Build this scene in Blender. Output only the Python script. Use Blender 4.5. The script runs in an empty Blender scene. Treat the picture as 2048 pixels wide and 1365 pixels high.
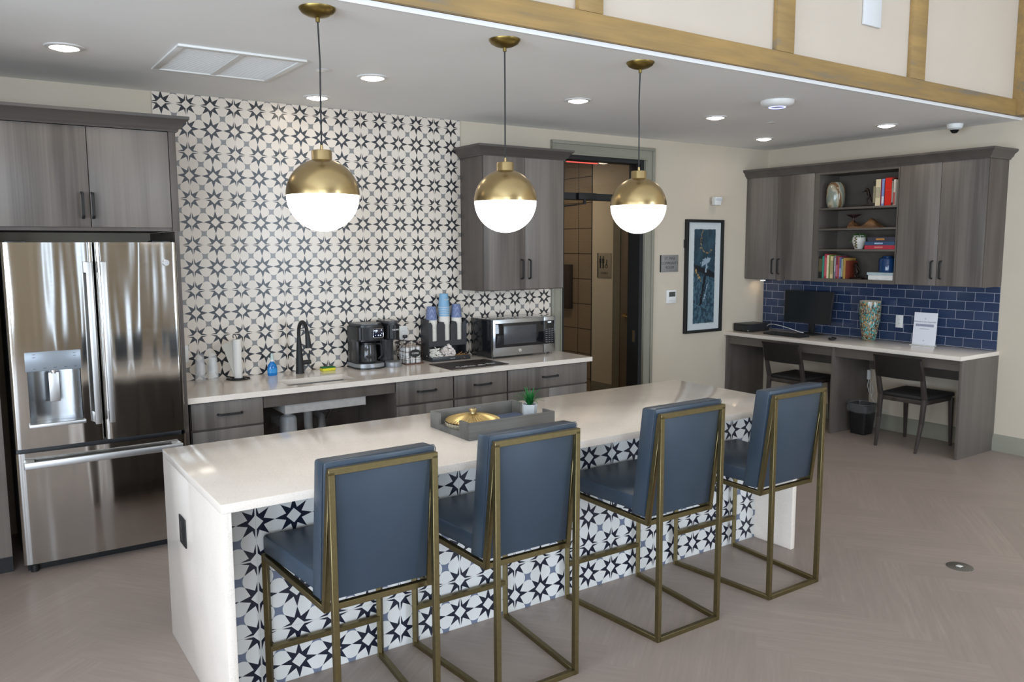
import bpy, bmesh, math, random
from mathutils import Vector, Matrix
random.seed(7)
S = bpy.context.scene
COL = S.collection
PI = math.pi
H = 2.74            # kitchen ceiling
ZC = .85            # back counter top
ZI = .86            # island top
ZD = .85            # desk top
XR = 7.21           # right wall
YB = -2.475         # edge of the low ceiling

# ---------------------------------------------------------------- camera
cam = bpy.data.cameras.new('camera'); camo = bpy.data.objects.new('camera', cam); COL.objects.link(camo)
yaw, pitch, roll, foc = -.5991, -.117, -.004, 1620.8
camo.location = (.0133, -5.702, 1.7475)
f3 = Vector((-math.sin(yaw) * math.cos(pitch), math.cos(yaw) * math.cos(pitch), math.sin(pitch)))
r3 = f3.cross(Vector((0, 0, 1))).normalized(); u3 = r3.cross(f3)
R3 = math.cos(roll) * r3 + math.sin(roll) * u3; U3 = -math.sin(roll) * r3 + math.cos(roll) * u3
camo.rotation_euler = Matrix((R3, U3, -f3)).transposed().to_euler()
cam.sensor_width = 36; cam.lens = foc / 2048 * 36; cam.clip_start = .05
S.camera = camo

# ---------------------------------------------------------------- world, exposure, daylight
w = bpy.data.worlds.new('sky'); S.world = w; w.use_nodes = True
w.node_tree.nodes['Background'].inputs[0].default_value = (.71, .845, 1, 1)
w.node_tree.nodes['Background'].inputs[1].default_value = 1.5
S.view_settings.view_transform = 'Standard'; S.view_settings.look = 'None'
S.view_settings.gamma = 1; S.view_settings.use_curve_mapping = False
S.view_settings.exposure = 0.33
S.cycles.transparent_max_bounces = 64

WIN_FRONT = [(-4.3, -2.7, .5, 3.6), (-1.9, -.9, .5, 3.6), (1.0, 1.3, .1, 3.2), (2.55, 2.9, .1, 3.2), (4.6, 6.4, .5, 3.6)]   # x0,x1,z0,z1 in the far wall behind
WIN_LEFT = [(-10.2, -8.6, .1, 2.6), (-7.9, -6.3, .1, 2.6), (-5.6, -3.6, .1, 2.6)]                              # y0,y1,z0,z1 in the left wall
XL, YF, HH = -4.8, -11.0, 4.9

def daylight(name, loc, rot, sx, sy, power):
    l = bpy.data.lights.new(name, 'AREA'); l.shape = 'RECTANGLE'; l.size = sx; l.size_y = sy
    l.energy = power; l.color = (.71, .845, 1)
    o = bpy.data.objects.new(name, l); COL.objects.link(o); o.location = loc; o.rotation_euler = rot
for a, b, c, d in WIN_FRONT:
    daylight('window_daylight', ((a + b) / 2, YF - .12, (c + d) / 2), (PI / 2, 0, 0), b - a, d - c, (38 if b - a > .5 else 7) * (b - a) * (d - c))
for a, b, c, d in WIN_LEFT:
    daylight('window_daylight', (XL - .12, (a + b) / 2, (c + d) / 2), (PI / 2, 0, -PI / 2), b - a, d - c, 40 * (b - a) * (d - c))

# ---------------------------------------------------------------- mesh helpers
class MB:
    def __init__(s): s.bm = bmesh.new()
    def box(s, x0, x1, y0, y1, z0, z1, bev=0, seg=2):
        t = bmesh.new(); bmesh.ops.create_cube(t, size=1)
        for v in t.verts: v.co = Vector(((x0 + x1) / 2 + v.co.x * (x1 - x0), (y0 + y1) / 2 + v.co.y * (y1 - y0), (z0 + z1) / 2 + v.co.z * (z1 - z0)))
        if bev: bmesh.ops.bevel(t, geom=t.edges[:], offset=bev, segments=seg, affect='EDGES', profile=.5)
        return s.add(t)
    def add(s, t, M=None):
        if M is not None: t.transform(M)
        m = bpy.data.meshes.new('t'); t.to_mesh(m); t.free(); s.bm.from_mesh(m); bpy.data.meshes.remove(m); return s
    def hexa(s, pts, bev=0):
        # pts: 4 bottom + 4 top corners (same order)
        t = bmesh.new(); v = [t.verts.new(p) for p in pts]
        for f in ((3, 2, 1, 0), (4, 5, 6, 7), (0, 1, 5, 4), (1, 2, 6, 5), (2, 3, 7, 6), (3, 0, 4, 7)): t.faces.new([v[i] for i in f])
        bmesh.ops.recalc_face_normals(t, faces=t.faces[:])
        if bev: bmesh.ops.bevel(t, geom=t.edges[:], offset=bev, segments=2, affect='EDGES', profile=.5)
        return s.add(t)
    def lathe(s, prof, c=(0, 0, 0), n=32, rot=None, sc=(1, 1)):
        t = bmesh.new(); rings = []
        for r, z in prof:
            if r < 1e-6: rings.append([t.verts.new((0, 0, z))])
            else: rings.append([t.verts.new((r * math.cos(2 * PI * i / n) * sc[0], r * math.sin(2 * PI * i / n) * sc[1], z)) for i in range(n)])
        for a, b in zip(rings, rings[1:]):
            for i in range(n):
                j = (i + 1) % n
                if len(a) == 1 and len(b) == 1: continue
                if len(a) == 1: t.faces.new((a[0], b[j], b[i]))
                elif len(b) == 1: t.faces.new((a[i], a[j], b[0]))
                else: t.faces.new((a[i], a[j], b[j], b[i]))
        bmesh.ops.recalc_face_normals(t, faces=t.faces[:])
        M = Matrix.Translation(c)
        if rot is not None: M = M @ rot
        return s.add(t, M)
    def cyl(s, c, r, h, n=24, r2=None, rot=None):
        r2 = r if r2 is None else r2
        return s.lathe([(0, 0), (r, 0), (r2, h), (0, h)], c, n, rot)
    def tube(s, pts, r, n=8, closed=False):
        t = bmesh.new(); P = [Vector(p) for p in pts]; L = len(P); rings = []
        up = None
        for i, p in enumerate(P):
            a = P[(i - 1) % L] if (i or closed) else p; b = P[(i + 1) % L] if (i < L - 1 or closed) else p
            d = (b - a).normalized()
            if up is None: up = d.orthogonal().normalized()
            up = (up - d * up.dot(d)); up = up.normalized() if up.length > 1e-6 else d.orthogonal().normalized()
            q = d.cross(up); rr = r[i] if isinstance(r, (list, tuple)) else r
            rings.append([t.verts.new(p + (up * math.cos(2 * PI * k / n) + q * math.sin(2 * PI * k / n)) * rr) for k in range(n)])
        for i in range(L if closed else L - 1):
            a, b = rings[i], rings[(i + 1) % L]
            for k in range(n): t.faces.new((a[k], a[(k + 1) % n], b[(k + 1) % n], b[k]))
        if not closed: t.faces.new(rings[0][::-1]); t.faces.new(rings[-1])
        bmesh.ops.recalc_face_normals(t, faces=t.faces[:])
        return s.add(t)
    def bar(s, a, b, wd, ht=None, up=(0, 0, 1), bev=.0015):
        # square bar from a to b
        a, b = Vector(a), Vector(b); ht = ht or wd; d = (b - a); L = d.length; d.normalize()
        u = Vector(up); u = u - d * u.dot(d); u = u.normalized() if u.length > 1e-4 else d.orthogonal().normalized()
        q = d.cross(u); t = bmesh.new(); bmesh.ops.create_cube(t, size=1)
        for v in t.verts: v.co = Vector((v.co.x * wd, v.co.y * ht, v.co.z * L))
        if bev: bmesh.ops.bevel(t, geom=t.edges[:], offset=bev, segments=1, affect='EDGES')
        M = Matrix((q, u, d)).transposed().to_4x4(); M.translation = (a + b) / 2
        return s.add(t, M)
    def prism(s, poly, axis, a, b, bev=0):
        # polygon in the plane across `axis`, extruded from a to b
        t = bmesh.new()
        f = {'x': lambda p, q: (q, p[0], p[1]), 'y': lambda p, q: (p[0], q, p[1]), 'z': lambda p, q: (p[0], p[1], q)}[axis]
        A = [t.verts.new(f(p, a)) for p in poly]; B = [t.verts.new(f(p, b)) for p in poly]
        t.faces.new(A); t.faces.new(B[::-1])
        for i in range(len(poly)): t.faces.new((A[i], B[i], B[(i + 1) % len(poly)], A[(i + 1) % len(poly)]))
        bmesh.ops.recalc_face_normals(t, faces=t.faces[:])
        if bev: bmesh.ops.bevel(t, geom=t.edges[:], offset=bev, segments=2, affect='EDGES')
        return s.add(t)
    def ball(s, c, r, sc=(1, 1, 1), n=16):
        t = bmesh.new(); bmesh.ops.create_uvsphere(t, u_segments=n, v_segments=max(6, n // 2), radius=r)
        return s.add(t, Matrix.Translation(c) @ Matrix.Diagonal((*sc, 1)))
    def quad(s, a, b, c, d):
        v = [s.bm.verts.new(p) for p in (a, b, c, d)]; s.bm.faces.new(v); return s

BASE = {}
def base_of(o):
    b = Vector((0, 0, 0))
    while o is not None: b += BASE.get(o.name, Vector((0, 0, 0))); o = o.parent
    return b
def finish(mb, name, mat, off, smooth=38):
    me = bpy.data.meshes.new(name); mb.bm.transform(Matrix.Translation(-off)); mb.bm.to_mesh(me); mb.bm.free()
    me.materials.append(mat)
    for p in me.polygons: p.use_smooth = True
    me.set_sharp_from_angle(angle=math.radians(smooth))
    o = bpy.data.objects.new(name, me); COL.objects.link(o); return o
def tag(o, label, cat, group=None):
    o['label'] = label; o['category'] = cat
    if group: o['group'] = group
    return o
def thing(name, label, cat, loc=(0, 0, 0), group=None):
    o = bpy.data.objects.new(name, None); COL.objects.link(o); o.location = loc; o.empty_display_size = .1
    BASE[o.name] = Vector(loc); return tag(o, label, cat, group)
def part(name, mb, mat, parent, label=None, smooth=38):
    o = finish(mb, name, mat, base_of(parent), smooth); o.parent = parent
    if label: o['label'] = label
    return o
def solo(name, mb, mat, label, cat, group=None, loc=None):
    loc = Vector(loc) if loc else Vector((0, 0, 0))
    o = finish(mb, name, mat, loc); o.location = loc; return tag(o, label, cat, group)
def struct(name, mb, mat):
    o = finish(mb, name, mat, Vector((0, 0, 0))); o['kind'] = 'structure'; return o
def copy_tree(o, parent=None):
    c = o.copy(); COL.objects.link(c); c.parent = parent
    for ch in list(o.children): copy_tree(ch, c)
    return c
def place(o, loc, rz=0, label=None, group=None):
    o.location = loc; o.rotation_euler = (0, 0, rz)
    if label: o['label'] = label
    if group: o['group'] = group
    return o
ROT = {'y-': Matrix(((1, 0, 0), (0, 0, -1), (0, 1, 0))).to_4x4(), 'x-': Matrix(((0, 0, -1), (-1, 0, 0), (0, 1, 0))).to_4x4(), 'z+': Matrix.Identity(4)}
def text(name, s, size, loc, face, mat, parent, th=.0006, label=None, align='CENTER', rz=0, space=1.0):
    cu = bpy.data.curves.new(name, 'FONT'); cu.body = s; cu.size = size; cu.align_x = align; cu.align_y = 'CENTER'; cu.extrude = th
    cu.space_character = space
    to = bpy.data.objects.new('tmp', cu); COL.objects.link(to)
    me = bpy.data.meshes.new_from_object(to.evaluated_get(bpy.context.evaluated_depsgraph_get())); bpy.data.objects.remove(to); bpy.data.curves.remove(cu)
    me.transform(Matrix.Translation(Vector(loc) - base_of(parent)) @ Matrix.Rotation(rz, 4, 'Z') @ ROT[face])
    me.materials.clear(); me.materials.append(mat)
    o = bpy.data.objects.new(name, me); COL.objects.link(o); o.parent = parent
    if label: o['label'] = label
    return o

# ---------------------------------------------------------------- material helpers
class NT:
    def __init__(s, name):
        s.m = bpy.data.materials.new(name); s.m.use_nodes = True; s.t = s.m.node_tree; s.b = s.t.nodes['Principled BSDF']
    def n(s, typ, **k):
        x = s.t.nodes.new(typ)
        for a, b in k.items(): setattr(x, a, b)
        return x
    def put(s, sock, v):
        if hasattr(v, 'is_output') or isinstance(v, bpy.types.NodeSocket): s.t.links.new(v, sock)
        else: sock.default_value = v
    def math(s, op, a, b=0.0, c=None):
        x = s.n('ShaderNodeMath', operation=op); s.put(x.inputs[0], a); s.put(x.inputs[1], b)
        if c is not None: s.put(x.inputs[2], c)
        return x.outputs[0]
    def coord(s):
        c = s.n('ShaderNodeTexCoord').outputs['Object']; x = s.n('ShaderNodeSeparateXYZ'); s.t.links.new(c, x.inputs[0]); return x.outputs
    def vec(s, x, y, z):
        c = s.n('ShaderNodeCombineXYZ'); s.put(c.inputs[0], x); s.put(c.inputs[1], y); s.put(c.inputs[2], z); return c.outputs[0]
    def noise(s, v=None, scale=5., detail=3., rough=.5, out=0):
        x = s.n('ShaderNodeTexNoise'); x.inputs['Scale'].default_value = scale; x.inputs['Detail'].default_value = detail; x.inputs['Roughness'].default_value = rough
        if v is None: v = s.n('ShaderNodeTexCoord').outputs['Object']
        s.t.links.new(v, x.inputs['Vector']); return x.outputs[out]
    def scaled(s, sc, rot=(0, 0, 0), src='Object'):
        x = s.n('ShaderNodeMapping'); x.inputs['Scale'].default_value = sc; x.inputs['Rotation'].default_value = rot
        s.t.links.new(s.n('ShaderNodeTexCoord').outputs[src], x.inputs[0]); return x.outputs[0]
    def ramp(s, f, stops):
        x = s.n('ShaderNodeValToRGB'); e = x.color_ramp.elements
        while len(e) < len(stops): e.new(.5)
        for i, (p, c) in enumerate(stops): e[i].position = p; e[i].color = (*c, 1)
        s.t.links.new(f, x.inputs[0]); return x.outputs[0]
    def mix(s, f, a, b):
        x = s.n('ShaderNodeMix', data_type='RGBA')
        s.put(x.inputs[0], f)
        for sock, v in ((x.inputs[6], a), (x.inputs[7], b)): s.put(sock, (*v, 1) if isinstance(v, tuple) else v)
        return x.outputs[2]
    def bump(s, h, st=.2, dist=.01):
        x = s.n('ShaderNodeBump'); x.inputs['Strength'].default_value = st; x.inputs['Distance'].default_value = dist
        s.t.links.new(h, x.inputs['Height']); s.t.links.new(x.outputs[0], s.b.inputs['Normal']); return s
    def set(s, col=None, rough=None, metal=None, **k):
        if col is not None: s.put(s.b.inputs['Base Color'], (*col, 1) if isinstance(col, tuple) else col)
        if rough is not None: s.put(s.b.inputs['Roughness'], rough)
        if metal is not None: s.b.inputs['Metallic'].default_value = metal
        for a, v in k.items(): s.put(s.b.inputs[a.replace('_', ' ')], v)
        return s
def plain(name, col, rough=.5, metal=0, var=.06, sc=30, **k):
    m = NT(name); f = m.noise(scale=sc)
    m.set(m.ramp(f, [(.3, tuple(c * (1 - var) for c in col)), (.7, tuple(min(1, c * (1 + var)) for c in col))]), rough, metal, **k); return m.m
def hexc(h):
    h = h.lstrip('#'); v = [int(h[i:i + 2], 16) / 255 for i in (0, 2, 4)]
    return tuple(c / 12.92 if c <= .04045 else ((c + .055) / 1.055) ** 2.4 for c in v)
def emit(name, col, st):
    m = NT(name); m.set(col, .4, 0, Emission_Color=(*col, 1), Emission_Strength=st); return m.m
def glass(name, col=(1, 1, 1), rough=.02, alpha=None):
    m = NT(name); m.set(col, rough, 0, Transmission_Weight=1.0, IOR=1.3); return m.m

def wood(name, c0, c1, ax='z', sc=1.0, rough=.45):
    # straight grain running along `ax`
    m = NT(name); big = {'x': (.35, 5, 5), 'y': (5, .35, 5), 'z': (5, 5, .35)}[ax]; fine = tuple(v * 14 * sc for v in {'x': (.06, 6, 6), 'y': (6, .06, 6), 'z': (6, 6, .06)}[ax])
    a = m.noise(m.scaled(tuple(v * sc for v in big)), 1.3, 3); b = m.noise(m.scaled(fine), 1.0, 4, .65)
    f = m.math('ADD', m.math('MULTIPLY', a, .78), m.math('MULTIPLY', b, .24))
    m.set(m.ramp(f, [(.38, c0), (.50, tuple((p + q) / 2 for p, q in zip(c0, c1))), (.64, c1)]), rough); m.bump(b, .12, .002); return m.m

def star_tile(name, plane, gx, gz, px, pz, cream, black, grey, rough=.28):
    """cement-look tile: eight-pointed stars on a 12 inch tile (2x2 stars), grout at gx/gz + 2*pitch"""
    m = NT(name); o = m.coord(); X = o['X'] if plane == 'y' else o['Y']; Z = o['Z']; M = m.math
    u = M('DIVIDE', M('SUBTRACT', X, gx), px); v = M('DIVIDE', M('SUBTRACT', Z, gz), pz)
    a = M('ABSOLUTE', M('SUBTRACT', u, M('ROUND', u))); b = M('ABSOLUTE', M('SUBTRACT', v, M('ROUND', v)))
    mx = M('MAXIMUM', a, b); mn = M('MINIMUM', a, b)
    vm, vn, D, tip = .208, .088, .345, .5
    k1 = vn / (tip - vm)
    ins1 = M('MULTIPLY', M('LESS_THAN', M('MULTIPLY', mn, vm), M('MULTIPLY', mx, vn)), M('LESS_THAN', mn, M('MULTIPLY', M('SUBTRACT', tip, mx), k1)))
    dx, dy = D - vm, D - vn
    ins2 = M('MULTIPLY', M('GREATER_THAN', M('MULTIPLY', mn, vm), M('MULTIPLY', mx, vn)),
             M('LESS_THAN', M('SUBTRACT', M('MULTIPLY', M('SUBTRACT', mx, vm), dy), M('MULTIPLY', M('SUBTRACT', mn, vn), dx)), 0.0))
    star = M('MULTIPLY', M('MAXIMUM', ins1, ins2), M('GREATER_THAN', M('ADD', a, b), .196))
    ga = M('SUBTRACT', .5, a); gb = M('SUBTRACT', .5, b)
    e1 = M('MULTIPLY', M('ADD', ga, gb), .7071); e2 = M('MULTIPLY', M('ABSOLUTE', M('SUBTRACT', ga, gb)), .7071)
    gr = M('LESS_THAN', M('ADD', M('POWER', e1, .58), M('POWER', e2, .58)), .245 ** .58)
    # tile edges
    ue = M('MULTIPLY', M('ABSOLUTE', M('SUBTRACT', M('DIVIDE', u, 2.0), M('ROUND', M('DIVIDE', u, 2.0)))), 2 * px)
    ve = M('MULTIPLY', M('ABSOLUTE', M('SUBTRACT', M('DIVIDE', v, 2.0), M('ROUND', M('DIVIDE', v, 2.0)))), 2 * pz)
    edge = M('MINIMUM', ue, ve); border = M('GREATER_THAN', edge, .0032); groutf = M('LESS_THAN', edge, .0011)
    cr = m.ramp(m.noise(scale=3), [(.3, tuple(c * .95 for c in cream)), (.7, cream)])
    c1 = m.mix(M('MULTIPLY', gr, border), cr, grey); c2 = m.mix(M('MULTIPLY', star, border), c1, black)
    c3 = m.mix(groutf, c2, tuple(c * .80 for c in cream))
    m.set(c3, rough); m.bump(M('SUBTRACT', 1.0, groutf), .3, .001); return m.m

# ---------------------------------------------------------------- materials
WALL = plain('wall_paint', hexc('cabdaa'), .75, var=.015, sc=3)
WALLC = plain('upper_wall_paint', hexc('ccbfb0'), .75, var=.015, sc=3)
CEIL = plain('ceiling_paint', hexc('f6f5f2'), .8, var=.01, sc=3)
TRIM = plain('sage_trim_paint', hexc('8f8c7d'), .45, var=.02)
GREYW = wood('grey_wood_laminate', hexc('524b46'), hexc('7a726b'), 'z')
GREYWX = wood('grey_wood_laminate_horizontal', hexc('665f59'), hexc('968f88'), 'x')
DKW = wood('dark_wood_edge', hexc('4d443e'), hexc('5c534c'), 'z', 1.5)
CROWN = wood('crown_wood', hexc('4a4440'), hexc('544e49'), 'x', 1.5)
INSIDE = plain('shelf_inside', hexc('5c554e'), .5, var=.04)
BLACK = plain('black_plastic', (.012, .012, .013), .32)
BLACKM = plain('matt_black_metal', (.010, .010, .010), .6)
DARKV = plain('dark_void', (.02, .02, .02), .8)
WHITEP = plain('white_plastic', hexc('e2e1dd'), .35, var=.02)
CHROME = plain('chrome', (.75, .75, .76), .12, 1, var=.02)
BRUSH = plain('brushed_nickel', (.55, .55, .55), .3, 1, var=.03)
def quartz(name, col):
    m = NT(name); a = m.noise(scale=260, detail=2, rough=.6); b = m.noise(scale=5, detail=4)
    f = m.math('ADD', m.math('MULTIPLY', a, .7), m.math('MULTIPLY', b, .3))
    m.set(m.ramp(f, [(.36, tuple(c * .84 for c in col)), (.47, tuple(c * .96 for c in col)), (.62, col)]), .13, 0, Specular_IOR_Level=.6); return m.m
QUARTZ = quartz('white_quartz', hexc('e9ddd1'))
STAR = star_tile('star_tile_wall', 'y', 1.326, 1.152, .1533, .1522, hexc('dfd3c5'), hexc('26272b'), hexc('83817e'))
STARI = star_tile('star_tile_island', 'y', 1.817 - 2.3, .2285, .1522, .1522, hexc('dcdad6'), hexc('1d2030'), hexc('6d7588'))

def floor_mat():
    m = NT('herringbone_vinyl'); M = m.math; o = m.coord(); n = 6; pw = .155
    c, s_ = math.cos(math.radians(38)), math.sin(math.radians(38))
    x = M('DIVIDE', M('ADD', M('MULTIPLY', o['X'], c), M('MULTIPLY', o['Y'], s_)), pw)
    y = M('DIVIDE', M('SUBTRACT', M('MULTIPLY', o['Y'], c), M('MULTIPLY', o['X'], s_)), pw)
    fx, fy = M('FLOOR', x), M('FLOOR', y)
    k = M('FLOORED_MODULO', M('SUBTRACT', fx, fy), 2.0 * n); hz = M('LESS_THAN', k, float(n) - .5)
    idh = m.vec(fy, M('FLOOR', M('DIVIDE', M('SUBTRACT', fx, fy), 2.0 * n)), 1.0)
    idv = m.vec(fx, M('FLOOR', M('DIVIDE', M('SUBTRACT', M('SUBTRACT', fx, fy), float(n)), 2.0 * n)), 2.0)
    def wn(v): t = m.n('ShaderNodeTexWhiteNoise'); m.t.links.new(v, t.inputs[0]); return t.outputs[0]
    idn = m.mix(hz, wn(idv), wn(idh))
    idf = m.n('ShaderNodeSeparateColor'); m.t.links.new(idn, idf.inputs[0]); idf = idf.outputs[0]
    gh = m.noise(m.vec(M('MULTIPLY', x, .5), M('MULTIPLY', y, 9.0), M('MULTIPLY', idf, 30.0)), 1.0, 4, .6)
    gv = m.noise(m.vec(M('MULTIPLY', x, 9.0), M('MULTIPLY', y, .5), M('MULTIPLY', idf, 30.0)), 1.0, 4, .6)
    g = m.n('ShaderNodeMix', data_type='FLOAT'); m.put(g.inputs[0], hz); m.put(g.inputs[2], gv); m.put(g.inputs[3], gh)
    f = M('ADD', M('MULTIPLY', g.outputs[0], .8), M('MULTIPLY', idf, .16))
    m.set(m.ramp(f, [(.3, hexc('95877e')), (.5, hexc('9c8d84')), (.68, hexc('a4958b'))]), M('ADD', .36, M('MULTIPLY', g.outputs[0], .14)))
    m.bump(g.outputs[0], .08, .001); return m.m
FLOOR = floor_mat()
def subway():
    m = NT('navy_subway_tile'); o = m.coord()
    t = m.n('ShaderNodeTexBrick'); t.offset = .5
    m.t.links.new(m.vec(m.math('ADD', m.math('MULTIPLY', o['Y'], -1.0), -.037 - .1554 * 10 + .0), m.math('SUBTRACT', o['Z'], 1.335 - .0797 * 20), 0.0), t.inputs['Vector'])
    for i, v in (('Scale', 1.0), ('Mortar Size', .0016), ('Mortar Smooth', .1), ('Brick Width', .1554), ('Row Height', .0797), ('Bias', -.2)): t.inputs[i].default_value = v
    t.inputs['Color1'].default_value = (*hexc('2c3954'), 1); t.inputs['Color2'].default_value = (*hexc('33415f'), 1); t.inputs['Mortar'].default_value = (*hexc('aeb0b8'), 1)
    m.set(t.outputs[0], m.math('ADD', .12, m.math('MULTIPLY', t.outputs[1], .5))); m.bump(m.math('SUBTRACT', 1.0, t.outputs[1]), .3, .001); return m.m
SUBWAY = subway()
def steel(name, col, rough, wav=0):
    m = NT(name); g = m.noise(m.scaled((4, 4, 400)), 1, 2)
    m.set(col, m.math('ADD', rough, m.math('MULTIPLY', g, .05)), 1)
    if wav: m.bump(m.noise(m.scaled((8, 3, .9)), 1, 1.0), wav, .05)
    return m.m
STEEL = steel('stainless_steel', (.50, .485, .465), .07, .17)
STEEL2 = steel('stainless_handle', (.60, .60, .60), .38)
STEEL3 = steel('stainless_dispenser', (.42, .44, .46), .22)
def brass(name, col, rough):
    m = NT(name); g = m.noise(m.scaled((60, 60, 60)), 1, 3); m.set(m.ramp(g, [(.3, tuple(c * .85 for c in col)), (.7, col)]), m.math('ADD', rough, m.math('MULTIPLY', g, .1)), 1); return m.m
BRASS = plain('brushed_brass', hexc('b8a276'), .27, 1, var=.02)
BRASSD = brass('antique_brass_canopy', hexc('94804a'), .3)
STOOLM = brass('aged_brass_tube', hexc('7c6f4e'), .38)
def leather(name, col):
    m = NT(name); v = m.n('ShaderNodeTexVoronoi'); v.inputs['Scale'].default_value = 420; m.t.links.new(m.n('ShaderNodeTexCoord').outputs['Object'], v.inputs[0])
    m.set(m.ramp(m.noise(scale=6), [(.3, tuple(c * .9 for c in col)), (.7, col)]), .38, 0, Specular_IOR_Level=.45); m.bump(v.outputs[0], .06, .001); return m.m
LEATHER = leather('blue_grey_leather', hexc('35414e'))
def timber(name):
    m = NT(name); a = m.noise(m.scaled((.6, 3, 3)), 3, 3); b = m.noise(m.scaled((1.5, 26, 26)), 2, 4, .6)
    f = m.math('ADD', m.math('MULTIPLY', a, .65), m.math('MULTIPLY', b, .4))
    m.set(m.ramp(f, [(.36, hexc('7d7466')), (.46, hexc('94794d')), (.7, hexc('ad8c55'))]), .6); m.bump(b, .15, .002); return m.m
TIMBER = timber('rustic_timber')

# ---------------------------------------------------------------- the room
struct('floor', MB().box(XL, XR + .15, YF, 3.6, -.1, 0), FLOOR)
struct('ceiling', MB().box(-1.6, XR, YB, 0, H, H + .011), CEIL)
struct('ceiling_hall', MB().box(XL, XR, YF, YB - .12 + .12, HH, HH + .12), CEIL)
T = .16
b = MB(); b.box(-1.75, 4.43, 0, T, 0, H + .25).box(5.42, XR + .15, 0, T, 0, H + .25).box(4.43, 5.42, 0, T, 2.55, H + .25)
struct('wall_back', b, WALL)
struct('wall_right', MB().box(XR, XR + .15, YF, 0, 0, HH), WALL)
struct('wall_kitchen_left', MB().box(-1.75, -1.6, YB, 0, 0, H + .25), WALL)
struct('wall_upper', MB().box(XL, XR, YB, YB + .14, H + .012, HH), WALLC)
struct('wall_return', MB().box(XL, -1.6, YB, YB + .14, 0, H + .012), WALL)
def wall_with_holes(name, holes, lo, hi, axis, a, b2, mat):
    m = MB(); p = lo
    def bx(u0, u1, z0, z1):
        if u1 - u0 > 1e-4 and z1 - z0 > 1e-4: m.box(u0, u1, a, b2, z0, z1) if axis == 'x' else m.box(a, b2, u0, u1, z0, z1)
    for h in sorted(holes):
        bx(p, h[0], 0, HH); bx(h[0], h[1], 0, h[2]); bx(h[0], h[1], h[3], HH); p = h[1]
    bx(p, hi, 0, HH); struct(name, m, mat)
wall_with_holes('wall_front', WIN_FRONT, XL, XR, 'x', YF - .15, YF, plain('tan_wall_paint', hexc('9a8668'), .7, var=.03, sc=2))
wall_with_holes('wall_left', WIN_LEFT, YF, YB, 'y', XL - .15, XL, WALL)
wi = 0
for x0, x1, z0, z1 in WIN_FRONT:
    wi += 1; m = MB(); t = .05
    m.box(x0, x0 + t, YF - .1, YF - .04, z0, z1).box(x1 - t, x1, YF - .1, YF - .04, z0, z1).box(x0 + t, x1 - t, YF - .1, YF - .04, z0, z0 + t).box(x0 + t, x1 - t, YF - .1, YF - .04, z1 - t, z1).box(x0 + t, x1 - t, YF - .09, YF - .05, 2.3, 2.34)
    struct('window_%d' % wi, m, BLACKM)
for y0, y1, z0, z1 in WIN_LEFT:
    wi += 1; m = MB(); t = .05
    m.box(XL - .1, XL - .04, y0, y0 + t, z0, z1).box(XL - .1, XL - .04, y1 - t, y1, z0, z1).box(XL - .1, XL - .04, y0 + t, y1 - t, z0, z0 + t).box(XL - .1, XL - .04, y0 + t, y1 - t, z1 - t, z1).box(XL - .09, XL - .05, y0 + t, y1 - t, 2.3, 2.34)
    struct('window_%d' % wi, m, BLACKM)

# trims: white bead, timbers on the upper wall, baseboards, door casing
ti = [0]
def trim(mb, mat): ti[0] += 1; return struct('trim_%d' % ti[0], mb, mat)
trim(MB().box(-1.6, XR, YB - .012, YB, H - .002, H + .02), plain('white_bead', hexc('e6e6e6'), .4, var=.01))
trim(MB().box(XL, 7.05, YB - .035, YB, H + .022, 2.885, .003), TIMBER)
TIMV = TIMBER.copy(); TIMV.name = 'rustic_timber_upright'
for nd in TIMV.node_tree.nodes:
    if nd.bl_idname == 'ShaderNodeMapping': nd.inputs['Rotation'].default_value = (0, PI / 2, 0); nd.inputs['Location'].default_value = (3, 1, 2)
for x0, x1 in ((-3.2, -3.05), (-1.75, -1.6), (-.3, -.15), (1.15, 1.3), (2.597, 2.75), (4.09, 4.25), (5.525, 5.7)):
    trim(MB().box(x0, x1, YB - .035, YB, 2.886, HH, .003), TIMV)
trim(MB().box(7.05, XR, YB - .2, YB, H + .022, HH, .004), TIMV)
def base_prof(d): return [(0, 0), (d, 0), (d, .105), (d * .72, .115), (d * .6, .13), (d * .25, .142), (0, .142)]
trim(MB().prism([(XR - p, q) for p, q in base_prof(.022)], 'y', YF, -.001), TRIM)
trim(MB().prism([(-p, q) for p, q in base_prof(.022)], 'x', 5.56, XR - .024), TRIM)
def casing(x0, x1, z0, z1):
    # stepped moulding around the opening, outer size x0..x1, z1 ; 0.115 wide
    m = MB(); wd = .115
    for a, b_ in ((x0, x0 + wd), (x1 - wd, x1)):
        lo, hi = (a, b_); out = 1 if a == x0 else -1
        m.box(lo, hi, -.018, -.0005, z0, z1 - wd)
        e0 = a if out == 1 else b_
        m.box(min(e0, e0 + out * .028), max(e0, e0 + out * .028), -.034, -.018, z0, z1 - .028, .004)
        i0 = (b_ if out == 1 else a)
        m.box(min(i0, i0 - out * .016), max(i0, i0 - out * .016), -.026, -.018, z0, z1 - wd, .003)
    m.box(x0, x1, -.018, -.0005, z1 - wd, z1); m.box(x0, x1, -.034, -.018, z1 - .028, z1, .004)
    m.box(x0 + wd - .016, x1 - wd + .016, -.026, -.018, z1 - wd, z1 - wd + .016, .003)
    return m
trim(casing(4.315, 5.535, 0, 2.655), TRIM)

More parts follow.
